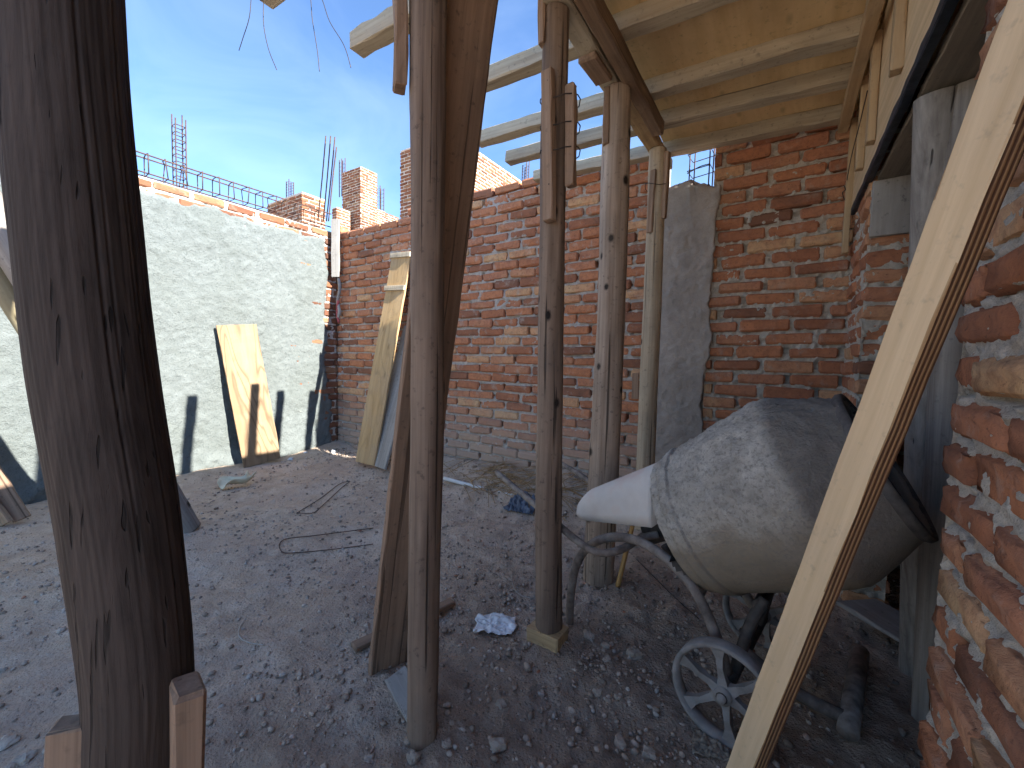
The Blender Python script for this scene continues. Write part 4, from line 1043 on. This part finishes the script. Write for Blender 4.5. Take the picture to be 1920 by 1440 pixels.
# wheels
def wheel(yl, name='wheel'):
    w = link(name, None, mx, (0, yl, WR))
    def ringm(prof_, n=56):
        V, Fc = lathe(prof_, n); V = V[:, [1, 0, 2]]; return V, Fc
    V, Fc = ringm([(-0.022, WR - 0.013), (-0.023, WR - 0.003), (-0.019, WR), (0.019, WR), (0.023, WR - 0.003), (0.022, WR - 0.013), (0.006, WR - 0.019), (-0.006, WR - 0.019), (-0.022, WR - 0.013)])
    link('rim', fix_normals(mesh('rim', V, Fc, M['wheel'], True)), w)
    V, Fc = ringm([(-0.040, 0.0), (-0.040, 0.011), (-0.028, 0.013), (-0.026, 0.024), (0.026, 0.024), (0.028, 0.013), (0.036, 0.011), (0.036, 0.0)], 24)
    link('hub', fix_normals(mesh('hub', V, Fc, M['wheel'], True)), w)
    V0 = []
    rr_ = [(0.020, 0.016), (0.045, 0.010), (0.075, 0.008), (0.10, 0.010), (WR - 0.016, 0.020)]
    for r, hw in rr_:
        for yy, f in ((-0.013, 1), (-0.013, -1), (0.013, -1), (0.013, 1)): V0.append((r, yy * (0.6 if hw == 0.010 else 1), hw * f))
    F0 = []
    for i in range(len(rr_) - 1):
        for k in range(4): F0.append((i * 4 + k, i * 4 + (k + 1) % 4, i * 4 + 4 + (k + 1) % 4, i * 4 + 4 + k))
    sp = fix_normals(mesh('spoke', V0, F0, M['wheel']))
    for k in range(6): link('spoke', sp, w, (0, 0, 0), (0, 2 * pi * k / 6 + 0.35, 0))
    return w
YW = 0.258
wheel(-YW); wheel(YW)
def mtube(name, pts, r, mat='steel', n=10, k=6): return tube(name, pts, r, M[mat], mx, n, k)
L2W = mx.matrix_basis
def W(x, y, z): return L2W @ Vector((x, y, z))
mtube('axle', [W(0, -YW - 0.03, WR), W(0, YW + 0.03, WR)], 0.016, 'steel_dark', 10, 0)
# leg and main frame tube, traced where it stands in the plane between foot and near wheel
foot = onz(1068, 1172, 0.0); wj = W(-0.01, -0.19, WR)
def plane_pt(px, py):
    n_ = Vector((wj.y - foot.y, foot.x - wj.x, 0)).normalized(); d = Vector(ray(px, py)); c = Vector(CAM)
    t = (foot - c).dot(n_) / d.dot(n_); return c + d * t
leg = [Vector((foot.x, foot.y, -0.005))] + [plane_pt(*q) for q in ((1070, 1120), (1080, 1062), (1102, 1026), (1140, 1008), (1190, 1012), (1240, 1040), (1290, 1088), (1325, 1150), (1350, 1215))] + [wj]
mtube('frame_tube', leg, 0.0165, 'steel', 12, 6)
# lifting handles
mtube('handle', [onz(932, 886, 0.50), onz(1010, 952, 0.46), onz(1085, 1016, 0.425), onz(1125, 1036, 0.415), onz(1165, 1030, 0.42), onz(1200, 1010, 0.44), W(-0.30, -0.05, 0.46)], 0.014, 'steel', 10)
mtube('handle', [onz(1052, 869, 0.50), onz(1092, 893, 0.49), onz(1135, 924, 0.475), W(-0.42, 0.16, 0.45), W(-0.30, 0.16, 0.44)], 0.014, 'steel', 10)
mtube('cross_tube', [W(-0.36, -0.12, 0.435), W(-0.36, 0.18, 0.435)], 0.013, 'steel', 10, 0)
mtube('frame_tube', [W(-0.36, 0.17, 0.435), W(-0.22, 0.18, 0.36), W(-0.08, 0.19, 0.26), W(0, 0.2, WR)], 0.0165, 'steel', 12)
# cradle under the drum
for s in (-1, 1):
    mtube('strut', [W(0.0, 0.16 * s, WR), W(0.03, 0.13 * s, 0.30), W(0.06, 0.10 * s, 0.385)], 0.017, 'steel_dark', 10)
mtube('cradle', [W(0.05, -0.12, 0.365), W(0.04, 0.0, 0.34), W(0.05, 0.12, 0.365)], 0.02, 'steel_dark', 10)
mtube('bracket', [W(-0.26, -0.09, 0.445), W(-0.20, -0.07, 0.36), W(-0.15, -0.05, 0.29), W(-0.13, -0.05, 0.34)], 0.014, 'steel_dark', 10)
mtube('bearing', [W(-0.36, 0, 0.44), W(-0.27, 0, 0.49), W(-0.18, 0, 0.54)], 0.05, 'steel_dark', 14, 0)
# front stand
sA = onz(1590, 1372, 0.045); sB = onz(1613, 1222, 0.045)
mtube('stand_foot', [sA, (sA + sB) / 2, sB], 0.027, 'steel', 14, 0)
mid = sA.lerp(sB, 0.12)
mtube('stand_tube', [mid, mid.lerp(W(0, -0.03, 0.1), 0.5), W(0.0, -0.03, WR)], 0.020, 'steel', 12, 4)

# ------------------------------------------------------------------ things lying about
def stick(name, a, b, w, t, mat, label, cat, up=(0, 0, 1)):
    return tag(board(name, a, b, w, t, M[mat], up), label, cat)
def g(px, py, dz=0.0):
    p = onz(px, py, 0.0)
    for _ in range(4):
        p = onz(px, py, gzs(p.x, p.y) + dz)
    return p
a = g(662, 1214, 0.015); b = g(848, 1128, 0.02); stick('lath', a, b, 0.045, 0.02, 'board_brown', 'brown lath lying on the dirt under the wide leaning board', 'lath')
a = g(742, 1262, 0.085); b = g(790, 1352, 0.02); stick('offcut', a, b, 0.07, 0.018, 'plank_grey', 'small grey board offcut stuck in the dirt behind the slim pole', 'board', (0.4, -0.3, 0.8))
tag(tube('pipe', [g(833, 897, 0.05), g(905, 916, 0.045), g(986, 936, 0.04)], 0.0155, M['pvc'], None, 12, 3), 'white plastic pipe lying on the rubble below the brick wall', 'pipe')
sk = thing('orange_stick', 'short orange wooden stick standing behind the mixer leg', 'stick', g(1158, 1100))
tp = onz(1186, 985, 0.30); me = log_mesh('shaft', [(0, 0, 0), tuple((tp - sk.location) * 0.5), tuple(tp - sk.location)], [0.012, 0.011], M['orange_stick'], 10, 8, 0.02, 3, 0, 0); link('shaft', me, sk)
bp_ = board('plywood_offcut', (0.31, 2.30, 0.075), (0.62, 2.02, 0.06), 0.24, 0.018, M['plank_grey'], (0.1, 0.05, 1)); tag(bp_, 'dusty plywood offcut lying on the rubble inside the doorway', 'board')

def crumple(name, c, rx, ry, h, mat, label, cat, seed, rot=0.0, n=34, fold=9.0, thin=0.003):
    u = np.linspace(-1, 1, n); U, Vv = np.meshgrid(u, u, indexing='ij')
    ed = 1 + 0.22 * vn(np.cos(np.arctan2(Vv, U)) * 1.7 + seed, np.sin(np.arctan2(Vv, U)) * 1.7)
    X = U * rx * ed; Y = Vv * ry * ed
    q = np.abs(fbm(U * fold / 4 + seed, Vv * fold / 4, seed, 4, 0.6)); Zz = h * (0.15 + q * 0.9) * (1 - 0.55 * np.maximum(np.abs(U), np.abs(Vv)) ** 2)
    x = X * cos(rot) - Y * sin(rot) + c[0]; y = X * sin(rot) + Y * cos(rot) + c[1]
    z = gz(x, y) + Zz + 0.006
    co = np.stack([x - c[0], y - c[1], z - c[2]], -1).reshape(-1, 3)
    me = grid_mesh(name, co, n, n, M[mat], True); o = link(name, me, None, c)
    md = o.modifiers.new('thick', 'SOLIDIFY'); md.thickness = thin
    return tag(o, label, cat)
c = g(925, 1175); crumple('plastic_bag', c, 0.085, 0.060, 0.020, 'plastic', 'crumpled clear plastic bag on the dirt between two poles', 'plastic bag', 2, 0.5, thin=0.0008)
c = g(978, 952); crumple('plastic_sheet', c, 0.10, 0.09, 0.08, 'cloth_blue', 'torn dark blue plastic sheet by the end of the white pipe', 'plastic sheet', 5, 0.3)
c = g(1335, 1402); crumple('rag', c, 0.045, 0.038, 0.02, 'soffit', 'small grey dusty rag beside the near mixer wheel', 'rag', 6, 0.2)
c = g(936, 874); crumple('paper_scrap', c, 0.05, 0.06, 0.06, 'white', 'white torn scrap on the rubble at the brick wall', 'paper', 8, 0.2)
# bent straw-coloured plastic trough
sc = thing('plastic_scrap', 'bent straw-coloured plastic scrap on the dirt before the plastered wall', 'scrap', g(445, 908))
s0 = g(416, 917, 0.02); s1 = g(472, 895, 0.05); V = []; n = 18
for i in range(n):
    t = i / (n - 1); p = s0.lerp(s1, t); side = Vector((-(s1 - s0).y, (s1 - s0).x, 0)).normalized(); w = 0.055 + 0.02 * sin(pi * t * 2)
    for k in range(9):
        a = -1 + 2 * k / 8; V.append(p - sc.location + side * (w * a + 0.03 * sin(pi * t * 2)) + Vector((0, 0, 0.05 * a * a + 0.012 * sin(7 * t))))
me = grid_mesh('shell', np.array([tuple(v) for v in V]), n, 9, M['scrap'], True); so_ = link('shell', me, sc); md = so_.modifiers.new('t', 'SOLIDIFY'); md.thickness = 0.004

# steel wires lying on the ground and hanging from the joists
def gwire(name, pix, r, mat, label, dz=0.008): return tag(tube(name, [g(x, y, dz) for x, y in pix], r, M[mat], None, 5, 5), label, 'wire')
gwire('bent_wire', ((700, 1020), (640, 1028), (560, 1036), (528, 1034), (532, 1012), (600, 1003), (700, 990)), 0.0028, 'rebar', 'long hairpin of steel wire on the dirt left of the wide leaning board')
gwire('bent_wire', ((556, 962), (600, 935), (636, 908), (655, 903), (640, 915), (600, 952), (585, 962), (556, 962)), 0.0028, 'rebar', 'narrow closed loop of steel wire on the dirt before the corner')
gwire('bent_wire', ((461, 1160), (449, 1178), (450, 1195), (468, 1205), (495, 1209)), 0.0022, 'leaf_wire', 'short curved pale wire on the bare dirt beside the bowed post')
gwire('bent_wire', ((960, 1070), (962, 1098), (975, 1115), (1000, 1122)), 0.0018, 'leaf_wire', 'thin hooked wire on the dirt beside the spliced pole')
gwire('bent_wire', ((1180, 1035), (1225, 1080), (1265, 1120), (1310, 1160)), 0.0022, 'wire', 'dark thin wire trailing on the dirt under the mixer frame')
hw = thing('hanging_wire', 'loose dark wires dangling from the tip of the first joist', 'wire', (-1.72, 0.95, 2.54))
for pts_ in (((474, -30), (468, 30), (456, 70), (448, 95)), ((496, -20), (494, 40), (503, 90), (519, 131)), ((574, -30), (586, 40), (595, 95), (599, 134)), ((592, -20), (618, 40), (645, 85), (658, 127))):
    Y0 = 0.95 if pts_[0][0] < 550 else 1.08
    P = []
    for i, (x, y) in enumerate(pts_): P.append(ony(x, y, Y0))
    P = [Vector((P[0].x * 0.6 - 0.70, 0.93, zj(-1.7) + JH + 0.012))] + P
    tube('wire_strand', P, 0.0016, M['wire'], hw, 5)

# individual rubble lumps
def rock(px, py, s, label, seed, mat='stone'):
    s *= 0.8; p = g(px, py); bm = bmesh.new(); bmesh.ops.create_icosphere(bm, subdivisions=3, radius=1)
    rg_ = np.random.default_rng(seed); sc_ = rg_.uniform(0.75, 1.2, 3) * s
    for v in bm.verts:
        q = np.array(v.co); f = 0.9 / max(abs(q[0]), abs(q[1]), abs(q[2])) ** 0.45 + 0.30 * float(vn(q[0] * 1.4 + seed, q[1] * 1.4, q[2] * 1.4)) + 0.12 * float(vn(q[0] * 4 + seed, q[1] * 4, q[2] * 4)) + 0.05 * float(vn(q[0] * 9 + seed, q[1] * 9, q[2] * 9))
        v.co = Vector(q * f * sc_ * np.array([1, 1, 0.7]))
    me = bpy.data.meshes.new('rubble_lump'); bm.to_mesh(me); bm.free(); me.materials.append(M[mat])
    tag(link('rubble_lump', me, None, (p.x, p.y, p.z + s * 0.3), (0, 0, seed)), label, 'stone', 'rubble lumps on the dirt')
for i, (px, py, s) in enumerate(((775, 1425, 0.026), (935, 1400, 0.026), (838, 1398, 0.016), (940, 1325, 0.022), (1165, 1395, 0.024), (1218, 1415, 0.022), (1105, 1195, 0.028), (1190, 1230, 0.030), (1135, 1215, 0.024), (1140, 1240, 0.02), (1120, 1300, 0.017), (640, 1258, 0.013), (1160, 1308, 0.016), (690, 1425, 0.016))):
    rock(px, py, s, 'grey mortar lump on the dirt around the poles and the mixer', i + 3)
for i, (px, py, s) in enumerate(((45, 1425, 0.022), (15, 1395, 0.024), (5, 1258, 0.012), (20, 1440, 0.02))):
    rock(px, py, s, 'grey stone on the dirt left of the bowed post', i + 40)
for i, (px, py, s) in enumerate(((572, 851, 0.04), (625, 848, 0.035), (545, 862, 0.03))):
    rock(px, py, s, 'white plaster dropping at the foot of the plastered wall', i + 60, 'white')
for i, (px, py, s) in enumerate(((1010, 1262, 0.011), (1170, 1150, 0.010))):
    rock(px, py, s, 'small broken red brick chip on the dirt', i + 80, 'brick')
# dry stalks on the mound
V = []; Fc = []; rg = np.random.default_rng(33)
for i in range(150):
    x = rg.normal(-1.75, 0.35); y = rg.normal(2.72, 0.10); L = rg.uniform(0.08, 0.38); a = rg.normal(0.1, 0.5)
    if y > 2.93: continue
    p0 = Vector((x, y, gzs(x, y) + 0.012)); x1 = x + L * cos(a); y1 = min(2.94, y + L * sin(a)); p1 = Vector((x1, y1, gzs(x1, y1) + rg.uniform(0.01, 0.05)))
    v, f = tube_vf([p0, (p0 + p1) / 2 + Vector((0, 0, 0.01)), p1], 0.0028, 4); n0 = len(V); V += v; Fc += [tuple(n0 + j for j in q) for q in f]
tag(link('dry_stalks', mesh('dry_stalks', V, Fc, M['straw'])), 'dry brown stalks heaped on the mound below the brick wall', 'straw', kind='stuff')

# ------------------------------------------------------------------ neighbouring buildings over the walls
def far_box(name, label, cat, x0, x1, y0, y1, z1, seed, z0=0.0, grp=None, faces='SE', course=0.082):
    rg = np.random.default_rng(seed); t = thing(name, label, cat, ((x0 + x1) / 2, (y0 + y1) / 2, 0), None, grp)
    backing(t, 'wall_core', (x0 + 0.012, y0 + 0.012, z0), (x1 - 0.012, y1 - 0.012, z1 - 0.02), M['mortar'])
    n0 = int(z0 / course); n1 = int(z1 / course)
    if 'S' in faces:
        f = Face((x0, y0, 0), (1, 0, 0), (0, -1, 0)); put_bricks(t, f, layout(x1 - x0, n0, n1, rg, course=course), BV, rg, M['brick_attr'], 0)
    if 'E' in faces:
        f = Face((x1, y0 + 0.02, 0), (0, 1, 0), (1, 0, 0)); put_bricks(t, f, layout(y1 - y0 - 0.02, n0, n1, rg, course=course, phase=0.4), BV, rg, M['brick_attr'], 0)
    return t
# gabled house wall
q0 = ony(750, 281, 7.2); q1 = ony(845, 262, 7.2)
far_box('brick_house', 'tall unfinished brick house shell beyond the boundary wall, one side in full sun', 'house', q0.x, q1.x, 7.2, 12.6, q0.z, 51, z0=1.5)
# tower-like pillar
q0 = ony(641, 323, 8.6); q1 = ony(676, 314, 8.6)
far_box('brick_pillar', 'tall free-standing brick wall stub beyond the corner of the two walls', 'pillar', q0.x, q1.x, 8.6, 9.25, q0.z, 52, z0=1.5)
q0 = ony(500, 370, 5.2); q1 = ony(566, 357, 5.2)
far_box('brick_wall', 'low unfinished brick wall beyond the steel cage on the plastered wall', 'wall', q0.x, q1.x, 5.2, 5.75, ony(566, 357, 5.2).z, 53, z0=1.5)
q0 = ony(688, 392, 10.0); q1 = ony(702, 390, 10.0)
far_box('brick_pillar', 'small brick stub right of the tall free-standing one', 'pillar', q0.x, q1.x, 10.0, 10.5, q0.z, 54, z0=1.5)
q0 = ony(714, 400, 11.0); q1 = ony(722, 399, 11.0)
far_box('brick_pillar', 'lowest tiny brick stub before the brick house', 'pillar', q0.x, q1.x, 11.0, 11.7, q0.z, 55, z0=1.5)
q0 = ony(622, 389, 8.0); q1 = ony(631, 387, 8.0)
far_box('brick_pillar', 'small brick stub left of the tall free-standing one', 'pillar', q0.x, q1.x, 8.0, 8.5, q0.z, 56, z0=1.5)
def far_cage(px0, px1, ptop, pbot, Y, label, n=7):
    p = ony((px0 + px1) / 2, pbot, Y); t = thing('rebar_cage', label, 'rebar', (p.x, p.y, p.z), None, 'upright rebar cages beyond the walls')
    hwid = (px1 - px0) * proj(p)[2] / F_PX * 0.40; a = Vector((p.x - hwid, Y, p.z)); b = Vector((p.x + hwid, Y, p.z)); zt = ony((px0 + px1) / 2, ptop, Y).z; w = b.x - a.x
    for x, y in ((a.x, Y), (b.x, Y), (a.x, Y + w), (b.x, Y + w)):
        tube('rebar', [(x, y, a.z - 0.3), (x, y, (a.z + zt) / 2), (x + 0.01, y, zt + random.uniform(-.06, .1))], max(0.0055, 0.0011 * proj((x, y, zt))[2]), M['rebar'], t, 5, 2)
    for k in range(n):
        z = a.z + (zt - a.z) * (k + 0.3) / n
        tube('stirrup', [(a.x, Y, z), (b.x, Y, z), (b.x, Y + w, z), (a.x, Y + w, z)], 0.0045, M['rebar'], t, 4, 0, True)
far_cage(318, 338, 222, 335, 1.60, 'tall upright rebar cage rising above the steel cage on the plastered wall', 8)
far_cage(534, 545, 337, 372, 6.4, 'upright rebar cage over the low unfinished brick wall')
far_cage(634, 643, 300, 352, 8.9, 'upright rebar cage beside the top of the tall brick stub')
far_cage(704, 715, 349, 400, 10.3, 'upright rebar cage between the tall brick stub and the brick house')
far_cage(977, 988, 306, 345, 7.8, 'upright rebar cage right of the sunny brick house wall')
